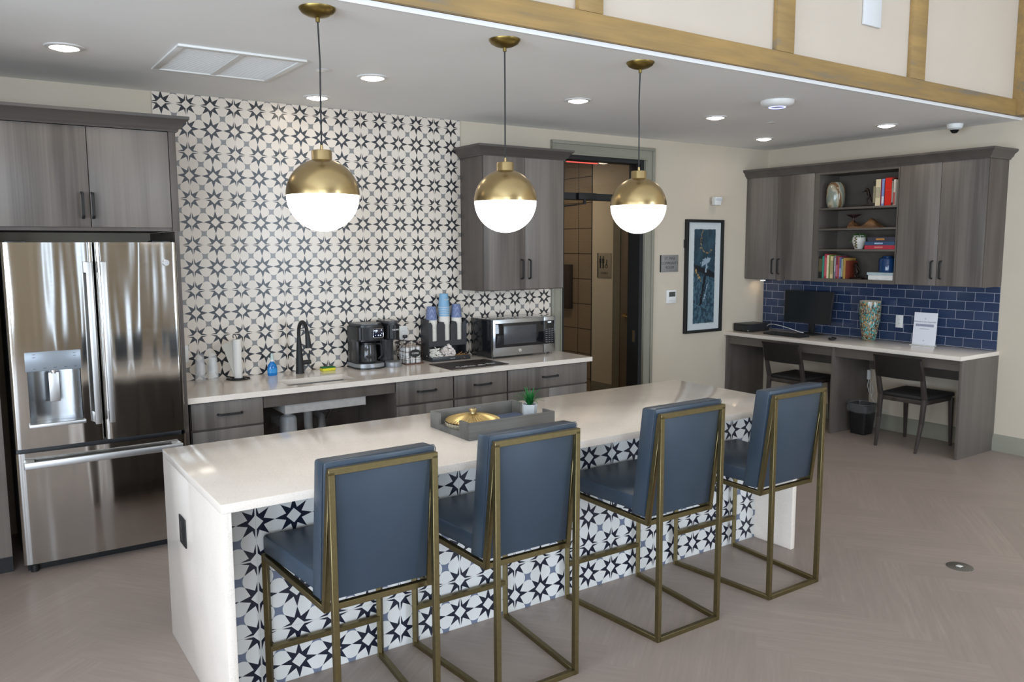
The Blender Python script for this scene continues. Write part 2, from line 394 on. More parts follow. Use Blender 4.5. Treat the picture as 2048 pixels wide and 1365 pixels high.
# ---------------------------------------------------------------- hallway behind the doorway
XH = 6.2
HALL = plain('hall_wall_paint', hexc('b5a68b'), .8, var=.02, sc=3)
struct('wall_hall_right', MB().box(XH, XH + .12, T, 1.68, 0, 2.75), HALL)
def mesh_tile():
    m = NT('embossed_bronze_tile'); M = m.math; o = m.coord()
    d = M('ADD', M('ABSOLUTE', M('SINE', M('MULTIPLY', M('ADD', o['Y'], o['Z']), 100.0))), M('ABSOLUTE', M('SINE', M('MULTIPLY', M('SUBTRACT', o['Y'], o['Z']), 100.0))))
    e = M('MINIMUM', M('ABSOLUTE', M('SUBTRACT', M('FRACT', M('DIVIDE', o['Z'], .3)), .5)), M('ABSOLUTE', M('SUBTRACT', M('FRACT', M('DIVIDE', o['Y'], .3)), .5)))
    c = m.mix(M('LESS_THAN', e, .015), m.ramp(d, [(.15, hexc('ddc6a4')), (.75, hexc('8d7a62'))]), hexc('3a3128'))
    m.set(c, .35, .35); return m.m
struct('wall_hall_tiled', MB().box(XH + .01, XH + .12, 1.69, 3.5, 0, 2.75), mesh_tile())
trim(MB().box(XH - .006, XH + .12, 1.68, 1.69, 0, 2.7), BLACKM)
struct('wall_hall_end', MB().box(2.8, XH + .12, 3.5, 3.6, 0, 2.75), HALL)
struct('wall_hall_left', MB().box(2.7, 2.8, T, 3.6, 0, 2.75), HALL)
struct('ceiling_hallway', MB().box(2.7, XH + .12, T, 3.6, 2.75, 2.85), CEIL)
trim(MB().prism([(XH - p, q) for p, q in base_prof(.018)], 'y', 1.30, 1.67), plain('hall_baseboard', hexc('6b6453'), .5))
BROWND = wood('brown_door_wood', hexc('5c4e3d'), hexc('6e5f4a'), 'z')
m = MB(); m.box(XH - .02, XH - .001, 1.17, 1.29, 0, 2.2).box(XH - .02, XH - .001, .16 + .01, .25, 0, 2.2).box(XH - .02, XH - .001, .25, 1.17, 2.1, 2.2)
trim(m, plain('hall_casing', hexc('6b6350'), .5))
d1 = MB().box(XH - .015, XH - .001, .26, 1.16, .01, 2.09, .003); o = struct('door_1', d1, BROWND)
part('raised_panel', MB().box(XH - .022, XH - .015, .38, 1.04, .2, .85, .004).box(XH - .022, XH - .015, .38, 1.04, 1.05, 1.95, .004), BROWND, o)
part('lever_handle', MB().cyl((XH - .022, 1.07, .965), .03, .018, rot=Matrix.Rotation(-PI / 2, 4, 'Y')).tube([(XH - .03, 1.07, .965), (XH - .07, 1.07, .965), (XH - .075, 1.05, .963), (XH - .075, .95, .955)], .010), BRASS, o)
# black door frame with a transom bar, the open leaf folded back out of the way
fr = MB().box(4.43, 4.47, .001, T, 0, 2.55).box(5.375, 5.42, .001, T, 0, 2.55).box(4.47, 5.375, .001, T, 2.505, 2.55).box(4.47, 5.375, .02, .11, 2.155, 2.215, .003)
o = struct('door_2', fr, BLACKM)
part('strike_plate', MB().box(5.372, 5.3755, .05, .08, .82, .93), CHROME, o)
part('transom_glass', MB().box(4.47, 5.375, .06, .066, 2.215, 2.505), glass('transom_glass', rough=0.0), o)
c = thing('door_closer', 'black door closer with a jointed arm under the transom bar', 'door closer', (4.62, .02, 2.19))
part('body', MB().box(4.62, 4.83, -.02, .019, 2.155, 2.215, .006), BLACKM, c)
part('arm', MB().cyl((4.70, .0, 2.115), .014, .04).tube([(4.70, 0, 2.12), (4.62, .02, 2.108)], .004).tube([(4.62, .02, 2.108), (4.45, .045, 2.09)], .007), BLACKM, c)
ex = thing('exit_sign', 'glowing red exit sign hanging behind the door head', 'exit sign', (5.25, .75, 2.66))
part('panel', MB().box(5.08, 5.48, .745, .755, 2.57, 2.70, .004), emit('exit_red', (1, .12, .1), .8), ex, smooth=30)
part('lamp_bar', MB().box(5.08, 5.48, .73, .77, 2.70, 2.749, .004), WHITEP, ex)
text('lettering', 'EXIT', .11, (5.28, .7435, 2.625), 'y-', emit('exit_letters', (1, .9, .85), 1.2), ex)
rs = thing('restroom_sign', 'small taupe restroom sign with black figures in the hallway', 'sign', (XH, 1.33, 1.5))
part('plate', MB().box(XH - .008, XH - .0005, 1.335, 1.56, 1.375, 1.66, .002), plain('sign_taupe', hexc('8d8069'), .5), rs)
part('edge_strip', MB().box(XH - .009, XH - .0005, 1.561, 1.575, 1.375, 1.66), BLACKM, rs)
m = MB()
for yy in (1.52, 1.47):
    m.ball((XH - .009, yy, 1.615), .012, (.3, 1, 1), 10).box(XH - .011, XH - .008, yy - .017, yy + .017, 1.545, 1.60, .001).box(XH - .011, XH - .008, yy - .010, yy + .010, 1.485, 1.545)
m.ball((XH - .009, 1.41, 1.575), .009, (.3, 1, 1), 10).box(XH - .011, XH - .008, 1.407, 1.416, 1.52, 1.565).tube([(XH - .010, 1.415 + .02 * math.cos(a), 1.51 + .02 * math.sin(a)) for a in [i * PI / 8 for i in range(16)]], .003, 6, True)
part('figures', m, BLACKM, rs)
text('lettering', 'UNISEX', .036, (XH - .0085, 1.45, 1.43), 'x-', BLACKM, rs)
hp = thing('hallway_box', 'dark brown flat box hung on the tiled hallway wall by the doorway edge', 'wall box', (XH, 2.2, 1.2))  # plain dark brown wall box, purpose not identified
part('box', MB().box(XH - .05, XH + .009, 2.05, 2.45, .98, 1.52, .006), plain('dark_brown_box', hexc('3a2f26'), .5), hp)
hl = thing('hallway_fill_light', 'added unseen round fill light in the hallway behind the exit sign', 'ceiling light', (5.3, 1.9, 2.75))  # added lamp, out of view, brightens the dark hallway
part('lens', MB().cyl((5.3, 1.9, 2.735), .09, .008), emit('hall_fill_glow', (1, .90, .76), 110), hl)
part('ring', MB().lathe([(.09, -.012), (.115, -.008), (.118, 0), (.09, 0)], (5.3, 1.9, 2.7495)), WHITEP, hl)

# ---------------------------------------------------------------- ceiling fittings
LENS = emit('warm_led_lens', (1, .86, .66), 24)
cans = [(.532, -1.01, 'leftmost, alone at the left end of the ceiling'), (2.08, -.38, 'close to the tiled wall, seen behind the first pendant cord'), (2.117, -1.174, 'right of the first pendant cord and the grille'), (3.614, -1.244, 'in front of the doorway, between second and third cords'),
        (4.982, -1.251, 'right of the third pendant cord'), (6.356, -.62, 'in the far corner over the desk cabinets'), (6.519, -1.74, 'near the dome camera above the desk')]
c0 = thing('recessed_light', 'x', 'ceiling light', (0, 0, H), 'recessed ceiling downlights')
part('lens', MB().lathe([(0, -.022), (.03, -.020), (.052, -.014), (.064, -.004)], (0, 0, H)), LENS, c0)
part('trim_ring', MB().lathe([(.064, -.002), (.068, -.010), (.088, -.006), (.092, -.0005), (.064, -.0005)], (0, 0, H)), WHITEP, c0)
for i, (x, y, d) in enumerate(cans):
    o = c0 if i == 0 else copy_tree(c0)
    place(o, (x, y, H), 0, 'round warm recessed ceiling light, ' + d)
g = thing('return_air_grille', 'white rectangular slatted return air grille in the kitchen ceiling', 'air grille', (1.3, -1.05, H))
gx0, gx1, gy0, gy1 = .985, 1.64, -1.39, -.73
m = MB(); t = .035
m.box(gx0, gx1, gy0, gy0 + t, H - .012, H - .0005, .002).box(gx0, gx1, gy1 - t, gy1, H - .012, H - .0005, .002).box(gx0, gx0 + t, gy0 + t, gy1 - t, H - .012, H - .0005, .002).box(gx1 - t, gx1, gy0 + t, gy1 - t, H - .012, H - .0005, .002).box(1.295, 1.325, gy0 + t, gy1 - t, H - .010, H - .0005)
part('frame', m, WHITEP, g)
part('back_plate', MB().box(gx0 + t, gx1 - t, gy0 + t, gy1 - t, H - .003, H - .0005), WHITEP, g)
m = MB(); y = gy0 + t + .008
while y < gy1 - t - .01:
    m.hexa([(gx0 + t, y, H - .006), (gx1 - t, y, H - .006), (gx1 - t, y + .0145, H - .005), (gx0 + t, y + .0145, H - .005), (gx0 + t, y, H - .0035), (gx1 - t, y, H - .0035), (gx1 - t, y + .0145, H - .0032), (gx0 + t, y + .0145, H - .0032)]); y += .0165
part('slats', m, plain('slat_white', hexc('eeeeec'), .5, var=.01), g)
a = thing('wireless_access_point', 'white dome wireless access point on the ceiling left of the timber ledge', 'access point', (4.80, -1.97, H))
part('dome', MB().lathe([(0, -.045), (.06, -.043), (.10, -.033), (.112, -.018), (.113, -.0005), (0, -.0005)], (4.80, -1.97, H), 36), WHITEP, a)
part('indicator_ring', MB().lathe([(.050, -.0442), (.058, -.0437), (.058, -.046), (.050, -.0465)], (4.80, -1.97, H), 36), emit('blue_led', (.45, .5, 1), 1.5), a)
for x, y, lab in ((5.578, -1.298, 'flat white sprinkler cover on the ceiling beyond the access point'), (1.80, -1.21, 'flat white sprinkler cover on the ceiling beside the air grille')):
    s = thing('sprinkler_cover', lab, 'sprinkler', (x, y, H)); part('plate', MB().lathe([(0, -.006), (.036, -.006), (.042, -.003), (.042, -.0025), (0, -.0025)], (x, y, H)), WHITEP, s); part('recess', MB().cyl((x, y, H - .0026), .03, .002), BRUSH, s)
dc = thing('dome_camera', 'white security camera with black dome near the timber post', 'security camera', (6.96, -2.08, H))
part('housing', MB().lathe([(.035, -.048), (.055, -.036), (.062, -.014), (.062, -.0005), (0, -.0005)], (6.96, -2.08, H)), WHITEP, dc)
part('lens_dome', MB().lathe([(0, -.078), (.02, -.073), (.034, -.055), (.036, -.046), (0, -.046)], (6.96, -2.08, H)), plain('smoked_dome', (.01, .01, .01), .08), dc)
sp = thing('wall_speaker', 'flat white rectangular speaker on the upper wall between timbers', 'speaker', (5.07, YB, 3.3))
part('grille', MB().box(4.972, 5.165, YB - .02, YB - .0005, 3.165, 3.62, .006), plain('speaker_white', hexc('d9dadc'), .6, var=.02, sc=300), sp)

# ---------------------------------------------------------------- pendants
GLOBE = emit('opal_glass_glow', (1, .95, .86), 5.5)
CORD = plain('black_cord', (.01, .01, .01), .6)
PY = -2.325
p = thing('pendant_lamp', 'x', 'pendant lamp', (0, 0, 0), 'globe pendants over the island')
zc = 1.966; R = .156
part('canopy', MB().lathe([(.0, -.0005), (.077, -.0005), (.076, -.006), (.066, -.019), (.045, -.03), (.02, -.037), (.009, -.039), (.009, -.056), (0, -.056)], (0, 0, H), 40), BRASSD, p)
part('cord', MB().tube([(0, 0, H - .05), (.002, 0, 2.62), (.005, 0, 2.52), (.002, 0, 2.38), (.001, 0, 2.26), (0, 0, 2.165)], .0036, 8), CORD, p)
part('collar', MB().lathe([(0, 2.178), (.006, 2.178), (.007, 2.158), (.040, 2.156), (.043, 2.152), (.043, 2.112), (.046, 2.108), (.040, 2.10), (0, 2.10)], (0, 0, 0), 40), BRASS, p)
part('shade', MB().lathe([(R * math.sin(t), zc + R * math.cos(t)) for t in [math.radians(a) for a in range(14, 91, 4)]] + [(R, zc), (R - .004, zc), (R - .004, zc + .01)], (0, 0, 0), 64), BRASS, p, 'brushed brass upper half')
part('globe', MB().lathe([(0, zc - R * .985)] + [(R * .985 * math.sin(t), zc - R * .985 * math.cos(t)) for t in [math.radians(a) for a in range(5, 91, 5)]], (0, 0, 0), 64), GLOBE, p, 'glowing opal lower half')
for i, (x, d) in enumerate(((1.338, 'nearest, before the tiled wall'), (2.283, 'middle one, before the wall cabinet'), (3.175, 'farthest, before the doorway'))):
    o = p if i == 0 else copy_tree(p)
    place(o, (x, PY, 0), i * .9, 'brass and opal globe pendant lamp, ' + d)

# ---------------------------------------------------------------- tiled walls
def tilewall(name, boxes, mat, label):
    m = MB()
    for bx in boxes: m.box(*bx)
    return solo(name, m, mat, label, 'tile wall')
tilewall('star_tile_wall', [(1.119, 1.26, -.012, -.0005, 2.505, H - .001), (1.0905, 3.403, -.012, -.0005, ZC + .001, 2.505), (1.26, 3.403, -.012, -.0005, 2.505, H - .001), (3.403, 4.312, -.012, -.0005, ZC + .001, 1.40)], STAR,
         'white wall tiles with charcoal eight-pointed stars behind the sink and counter')
tilewall('subway_tile_backsplash', [(XR - .010, XR - .0005, -2.41, -.001, ZD + .001, 1.388)], SUBWAY, 'glossy navy subway tile backsplash with pale grout above the desk')

# ---------------------------------------------------------------- handles, doors
def pull(m, c, L, ax, out):
    """arched bar pull: centre c on the door face, length L along ax, standing out along `out`"""
    c = Vector(c); a = Vector({'x': (1, 0, 0), 'y': (0, 1, 0), 'z': (0, 0, 1)}[ax]); o = Vector(out); d = .030; h = L / 2
    p = [c - a * h + o * .0005, c - a * (h - .004) + o * d * .7, c - a * (h - .014) + o * d, c + a * (h - .014) + o * d, c + a * (h - .004) + o * d * .7, c + a * h + o * .0005]
    for q, r_ in zip(p, p[1:]): m.bar(q, r_ + (r_ - q).normalized() * .003, .013, .011, up=o)
    return m
def crown_prof():
    return [(0, 0), (.012, 0), (.016, .012), (.030, .022), (.040, .045), (.058, .058), (.066, .066), (.066, .082), (0, .082)]

# ---- cabinet over the fridge with its tall side panel
fc = thing('fridge_cabinet', 'grey wood wall cabinet with two doors above the steel refrigerator', 'cabinet', (.63, -.37, 1.84))
FY = -.75
part('body', MB().box(.16, 1.065, FY + .02, -.001, 1.838, 2.40), DKW, fc)
part('face_frame', MB().box(1.052, 1.09, FY + .0, FY + .02, 1.838, 2.40, .001), DKW, fc)
part('side_panel', MB().box(1.066, 1.09, -.72, -.001, 0, 1.837), DKW, fc)
for x0, x1, hx, l in ((.168, .634, .598, 0), (.638, 1.048, .647, 1)):
    d = part('door', MB().box(x0, x1, FY - .001, FY + .019, 1.858, 2.392, .0015), GREYW, fc)
    part('handle', pull(MB(), (hx, FY - .001, 1.973), .135, 'z', (0, -1, 0)), BLACKM, d)
cp = crown_prof()
m = MB()
def crown_run(m, x0, x1, yf, z, left, right):
    # mitred crown along the front (facing -y) with returns
    t = bmesh.new()
    fr, bk = [], []
    A = [t.verts.new((x0 - (p if left else 0), yf - p, z + q)) for p, q in cp]; B = [t.verts.new((x1 + (p if right else 0), yf - p, z + q)) for p, q in cp]
    for i in range(len(cp) - 1): t.faces.new((A[i], B[i], B[i + 1], A[i + 1]))
    for flag, E_, xx, sg in ((left, A, x0, -1), (right, B, x1, 1)):
        W = [t.verts.new((xx + sg * p if flag else xx, -.001, z + q)) for p, q in cp]
        if flag:
            for i in range(len(cp) - 1): t.faces.new((E_[i], W[i], W[i + 1], E_[i + 1]))
        if E_ is A: WA = W
        else: WB = W
    t.faces.new((A[-1], B[-1], WB[-1], WA[-1])); t.faces.new((A[0], B[0], WB[0], WA[0]))
    bmesh.ops.recalc_face_normals(t, faces=t.faces[:]); m.add(t)
crown_run(m, -.72, 1.09, FY, 2.395, False, True)
part('crown_moulding', m, CROWN, fc)
pc = thing('pantry_cabinet', 'tall dark grey wood cabinet at the left edge beside the refrigerator', 'cabinet', (-.28, -.37, 0))
part('body', MB().box(-.72, .158, FY + .02, -.001, .1, 2.394), DKW, pc)
part('toe_kick', MB().box(-.72, .158, FY + .07, -.1, 0, .1), BLACKM, pc)
part('door', MB().box(-.71, -.285, FY - .001, FY + .019, .11, 2.39, .0015), GREYW, pc)
part('door', MB().box(-.281, .156, FY - .001, FY + .019, .11, 2.39, .0015), GREYW, pc)

# ---- refrigerator
fx0, fx1, fy = .205, 1.058, -.796
rf = thing('refrigerator', 'stainless steel french door refrigerator with bottom freezer and water dispenser', 'refrigerator', (.63, -.4, 0))
part('body', MB().box(fx0 + .005, fx1 - .005, -.70, -.03, .045, 1.765, .004), plain('fridge_side_grey', (.06, .06, .065), .4), rf)
part('hinge_cover', MB().box(fx0 + .02, fx0 + .12, -.74, -.62, 1.765, 1.785, .004).box(fx1 - .12, fx1 - .02, -.74, -.62, 1.765, 1.785, .004), BLACK, rf)
part('base_grille', MB().box(fx0 + .02, fx1 - .02, -.72, -.68, .0, .044), BLACK, rf)
for xx in (fx0 + .05, fx1 - .05):
    part('foot', MB().cyl((xx, -.74, 0), .02, .038), BLACK, rf)
def front(x, c, hw): return fy + .006 * ((x - c) / hw) ** 2 + .012 * max(0, (abs(x - c) / hw - .93) / .07) ** 2
def curved_door(x0, x1, z0, z1, hole=None, c=None, hw=None):
    t = bmesh.new(); c = (x0 + x1) / 2 if c is None else c; hw = hw or (x1 - x0) / 2
    xs = sorted(set([x0 + (x1 - x0) * i / 40 for i in range(41)] + [x0 + .004, x1 - .004] + ([hole[0], hole[1]] if hole else [])))
    zs = sorted(set([z0, z0 + .004, z1 - .004, z1] + [z0 + (z1 - z0) * i / 8 for i in range(9)] + ([hole[2], hole[3]] if hole else [])))
    G = [[t.verts.new((x, front(x, c, hw), z)) for z in zs] for x in xs]; fs = []
    for i in range(len(xs) - 1):
        for j in range(len(zs) - 1):
            if hole and xs[i] >= hole[0] - 1e-6 and xs[i + 1] <= hole[1] + 1e-6 and zs[j] >= hole[2] - 1e-6 and zs[j + 1] <= hole[3] + 1e-6: continue
            fs.append(t.faces.new((G[i][j], G[i + 1][j], G[i + 1][j + 1], G[i][j + 1])))
    r_ = bmesh.ops.extrude_face_region(t, geom=fs)
    for v in r_['geom']:
        if isinstance(v, bmesh.types.BMVert): v.co.y = -.705
    bmesh.ops.recalc_face_normals(t, faces=t.faces[:])
    return MB().add(t)
hole = (.282, .532, .818, 1.102)
ld = part('door', curved_door(fx0, .6285, .688, 1.775, hole), STEEL, rf)
rd = part('door', curved_door(.6365, fx1, .688, 1.775), STEEL, rf)
fz = part('freezer_drawer', curved_door(fx0, fx1, .055, .664), STEEL, rf)
def fhandle(x0, x1, z0, z1, vert):
    m = MB(); yb = -.842
    m.box(x0, x1, yb - .012, yb + .004, z0, z1, .004)
    if vert:
        for z in (z0 + .0, z1 - .06): m.box(x0 + .003, x1 - .003, yb, fy + .022, z, z + .06, .003)
    else:
        for x in (x0 + .0, x1 - .05): m.box(x, x + .05, yb, fy + .03, z0 + .004, z1 - .004, .003)
    return m
part('handle', fhandle(.583, .612, .79, 1.672, True), STEEL2, ld)
part('handle', fhandle(.652, .681, .79, 1.672, True), STEEL2, rd)
part('handle', fhandle(.236, 1.026, .588, .625, False), STEEL2, fz)
dp = part('water_dispenser', MB().box(.275, .538, -.798, -.775, 1.098, 1.202, .003), plain('dispenser_panel', hexc('8d949c'), .3, .25, var=.01), ld, 'grey control panel')
m = MB(); t = bmesh.new(); N = 14
ring = [( .284 + (.530 - .284) * i / N, -.777 + .055 * math.sin(PI * i / N) ** .6) for i in range(N + 1)]
for (xa, ya), (xb, yb_) in zip(ring, ring[1:]): t.faces.new([t.verts.new(v) for v in ((xa, ya, .82), (xb, yb_, .82), (xb, yb_, 1.10), (xa, ya, 1.10))])
bmesh.ops.remove_doubles(t, verts=t.verts[:], dist=1e-5); m.add(t)
part('recess', m, STEEL3, dp)
part('drip_tray', MB().box(.274, .541, -.825, -.770, .800, .820, .003).box(.286, .528, -.770, -.72, .812, .8195), STEEL2, dp)
part('paddle', MB().box(.381, .431, -.768, -.758, .925, 1.085, .003), STEEL2, dp)
part('nozzle', MB().cyl((.406, -.765, 1.078), .012, .02).cyl((.406, -.765, 1.09), .02, .02), CHROME, dp)
m = MB()
for zz, xx in [(1.187, .31), (1.172, .31), (1.185, .50), (1.170, .50)] + [(1.112, .31 + k * .048) for k in range(5)]: m.box(xx, xx + .014, -.7985, -.797, zz, zz + .002)
part('button_marks', m, BLACK, dp)
bd = part('badge', MB().cyl((.995, -.792, 1.66), .017, .012, 32, rot=Matrix.Rotation(PI / 2, 4, 'X')), CHROME, rd)
text('monogram', 'GE', .016, (.995, -.8045, 1.66), 'y-', STEEL3, bd)

# ---- wall cabinet over the microwave
wc = thing('wall_cabinet', 'grey wood two-door wall cabinet above the microwave beside the doorway', 'cabinet', (3.8, -.17, 1.40))
part('body', MB().box(3.405, 4.195, -.325, -.001, 1.392, 2.465, .001), DKW, wc)
for x0, x1, hx in ((3.412, 3.80, 3.765), (3.803, 4.19, 3.838)):
    d = part('door', MB().box(x0, x1, -.346, -.3255, 1.400, 2.44, .0015), GREYW, wc)
    part('handle', pull(MB(), (hx, -.346, 1.56), .155, 'z', (0, -1, 0)), BLACKM, d)
m = MB(); crown_run(m, 3.405, 4.195, -.335, 2.44, True, True); part('crown_moulding', m, CROWN, wc)

# ---- back counter: worktop with sink cut-out, units, sink
cx0, cx1, cyf = 1.0915, 4.225, -.69
sx0, sx1, sy0, sy1 = 1.745, 2.215, -.60, -.35
wt = thing('worktop', 'long white quartz worktop along the tiled wall', 'worktop', (2.6, -.345, ZC))
m = MB(); zt = ZC - .035
for bx in ((cx0, sx0, cyf, -.001), (sx1, cx1, cyf, -.0005), (sx0, sx1, cyf, sy0), (sx0, sx1, sy1, -.0005)): m.box(*bx, zt, ZC)
part('slab', m, QUARTZ, wt)
sk = thing('kitchen_sink', 'undermount stainless steel sink basin in the back worktop', 'sink', (1.98, -.47, zt))
m = MB(); g_ = .012
m.box(sx0 - g_, sx0, sy0 - g_, sy1 + g_, ZC - .105, zt - .0005).box(sx1, sx1 + g_, sy0 - g_, sy1 + g_, ZC - .105, zt - .0005).box(sx0, sx1, sy0 - g_, sy0, ZC - .105, zt - .0005).box(sx0, sx1, sy1, sy1 + g_, ZC - .105, zt - .0005).box(sx0 - g_, sx1 + g_, sy0 - g_, sy1 + g_, ZC - .112, ZC - .105)
part('basin', m, BRUSH, sk)
part('drain', MB().lathe([(0, .002), (.03, .002), (.042, .005), (.045, 0)], (1.98, -.47, ZC - .105)), CHROME, sk)
def base_unit(x0, x1, label, doors=2):
    u = thing('base_cabinet', label, 'base cabinet', ((x0 + x1) / 2, -.33, 0))
    part('body', MB().box(x0, x1, -.64, -.001, .1, zt - .001), DKW, u)
    part('toe_kick', MB().box(x0, x1, -.58, -.1, 0, .1), BLACKM, u)
    d = part('drawer', MB().box(x0 + .004, x1 - .004, -.662, -.641, .645, zt - .008, .0015), GREYW, u)
    part('handle', pull(MB(), ((x0 + x1) / 2 + .01, -.662, .728), .145, 'x', (0, -1, 0)), BLACKM, d)
    n = doors; wdt = (x1 - x0 - .008) / n
    for i in range(n):
        dd = part('door', MB().box(x0 + .004 + i * wdt + .001, x0 + .004 + (i + 1) * wdt - .001, -.662, -.641, .112, .632, .0015), GREYW, u)
        hx = x0 + .004 + (i + 1) * wdt - .045 if i == 0 and n > 1 or n == 1 else x0 + .004 + i * wdt + .045
        part('handle', pull(MB(), (hx, -.662, .40), .145, 'z', (0, -1, 0)), BLACKM, dd)
    return u
base_unit(1.115, 1.555, 'grey wood base cabinet with a drawer between refrigerator and sink opening', 1)
base_unit(2.475, 2.938, 'grey wood base cabinet with a drawer just right of the sink opening', 2)
base_unit(2.942, 3.410, 'grey wood base cabinet with a drawer, middle of three right of the sink', 2)
base_unit(3.414, 4.195, 'wide grey wood base cabinet with a drawer under the microwave', 2)
ap = thing('sink_apron', 'plain grey panel under the worktop across the open sink bay', 'panel', (2.0, -.63, .75))
part('panel', MB().box(1.557, 2.473, -.655, -.637, .735, zt - .001), DKW, ap)
bp_ = thing('bay_back_panel', 'dark grey panel on the wall at the back of the open sink bay', 'panel', (2.0, -.01, .4))
part('panel', MB().box(1.557, 2.473, -.02, -.0005, .0005, .81), DKW, bp_)
sh = thing('sink_guard', 'bent steel guard tray hanging below the sink in the open bay', 'guard', (1.98, -.55, .69))
m = MB(); m.hexa([(1.70, -.635, .678), (2.26, -.635, .674), (2.26, -.631, .672), (1.70, -.631, .676), (1.70, -.635, .734), (2.26, -.635, .734), (2.26, -.631, .734), (1.70, -.631, .734)])
m.box(1.70, 2.26, -.631, -.30, .672, .676).box(1.700, 1.704, -.631, -.30, .676, .733)
part('tray', m, plain('polished_guard', (.80, .76, .72), .3, .6), sh)
pl = thing('drain_pipe', 'grey curved drain pipes under the sink', 'pipe', (2.0, -.25, 0))
part('trap', MB().tube([(1.98, -.28, .66), (1.98, -.28, .5), (2.0, -.27, .42), (2.06, -.25, .40), (2.10, -.22, .46), (2.12, -.16, .52), (2.12, -.03, .54)], .03, 12), plain('pipe_insulation', hexc('9a9894'), .6), pl)
part('supply_line', MB().tube([(2.16, -.03, .46), (2.18, -.12, .5), (2.2, -.2, .62), (2.16, -.28, .675)], .01, 8), BRUSH, pl)
wb = thing('water_filter', 'white bottle-shaped filter on the wall in the open sink bay', 'filter', (1.83, -.25, .3))
part('canister', MB().lathe([(0, 0), (.055, 0), (.058, .02), (.058, .25), (.05, .27), (.028, .28), (.028, .33), (0, .33)], (1.83, -.3, .32)), plain('filter_plastic', hexc('d4d6d8'), .35), wb)
part('bracket', MB().box(1.8, 1.86, -.245, -.0205, .5, .54), WHITEP, wb)

# ---- things on the back counter
fa = thing('kitchen_faucet', 'matt black gooseneck kitchen faucet behind the sink', 'faucet', (1.985, -.135, ZC))
m = MB(); m.lathe([(0, 0), (.030, 0), (.028, .03), (.022, .14), (.017, .22), (.013, .26)], (1.985, -.135, ZC))
m.tube([(1.985, -.135, ZC + .25)] + [(1.985 + .0 * t, -.135 - .085 + .085 * math.cos(a), ZC + .29 + .085 * math.sin(a)) for t, a in [(i, i * PI / 10) for i in range(0, 10)]] + [(1.985, -.308, ZC + .295)], .0125, 12)
part('spout', m, BLACKM, fa)
part('spray_head', MB().tube([(1.985, -.306, ZC + .305), (1.985, -.314, ZC + .26), (1.985, -.322, ZC + .20)], [.015, .018, .021], 14), BLACKM, fa)
part('lever', MB().tube([(2.0, -.135, ZC + .075), (2.065, -.135, ZC + .078)], .016, 12).tube([(2.055, -.135, ZC + .08), (2.062, -.13, ZC + .16)], .0055, 8), BLACKM, fa)

CLEAR = NT('clear_plastic_cup'); CLEAR.set((.96, .97, .97), .12, 0, Alpha=.06); CLEAR = CLEAR.m
def cup_shell(r0, r1, h, th=.0012, lip=.003):
    # upside-down cup: rim (r1) at the bottom
    return [(r1 + lip, 0), (r1 + lip, .003), (r1, .004), (r0, h), (0, h), (0, h - th), (r0 - th, h - th), (r1 - th, .002), (r1 + lip, 0)]
cc = thing('clear_plastic_cup', 'x', 'cup', (0, 0, ZC), 'clear plastic cups stacked by the refrigerator')
part('cup', MB().lathe(cup_shell(.025, .036, .10), (0, 0, ZC), 28), CLEAR, cc)
first = True
for sx, yy, nm in ((1.315, -.095, 'left'), (1.395, -.105, 'right')):
    for k in range(9):
        o = cc if first else copy_tree(cc); first = False
        place(o, (sx, yy, ZC + .0005 + k * .0115), 0, ('topmost clear cup of the %s upturned stack by the refrigerator' % nm) if k == 8 else ('clear plastic cup nested in the %s upturned stack by the refrigerator' % nm), 'clear plastic cups in the %s stack' % nm)

tx, ty = 1.553, -.13
th_ = thing('paper_towel_holder', 'black wire paper towel holder with a ring base on the counter', 'towel holder', (tx, ty, ZC))
ringp = [(tx + .075 * math.cos(a), ty + .075 * math.sin(a), ZC + .004) for a in [i * PI / 12 for i in range(24)]]
part('base_ring', MB().tube(ringp, .0035, 8, True).tube([(tx + .045 * math.cos(a), ty + .045 * math.sin(a), ZC + .004) for a in [i * PI / 12 for i in range(24)]], .003, 8, True).tube([(tx - .075, ty, ZC + .004), (tx + .075, ty, ZC + .004)], .003), BLACKM, th_)
part('post', MB().tube([(tx, ty, ZC + .004), (tx, ty, ZC + .285), (tx - .008, ty, ZC + .305), (tx - .02, ty, ZC + .31), (tx - .024, ty, ZC + .298), (tx - .022, ty, ZC + .283)], .003), BLACKM, th_)
tr = thing('paper_towel_roll', 'white paper towel roll with a loose sheet on the wire holder', 'paper towel', (tx, ty, ZC + .01))
PAPER = plain('paper', hexc('e6e2db'), .8, var=.02, sc=200)
part('roll', MB().lathe([(.007, 0), (.028, 0), (.029, .002), (.029, .262), (.028, .264), (.007, .264), (.007, 0)], (tx, ty, ZC + .010), 32), PAPER, tr)
t = bmesh.new()
top = [(tx - .029, ty, 0), (tx - .045, ty - .01, -.004), (tx - .075, ty - .01, -.018), (tx - .100, ty - .004, -.03)]
bot = [(tx - .029, ty, 0), (tx - .030, ty - .012, 0), (tx - .031, ty - .022, 0), (tx - .032, ty - .034, 0)]
A = [t.verts.new((p[0], p[1], ZC + .272 + p[2])) for p in top]; B = [t.verts.new((p[0], p[1], ZC + .011)) for p in bot]
for i in range(3): t.faces.new((A[i], A[i + 1], B[i + 1], B[i]))
r_ = bmesh.ops.solidify(t, geom=t.faces[:], thickness=.0012)
part('loose_sheet', MB().add(t), PAPER, tr)

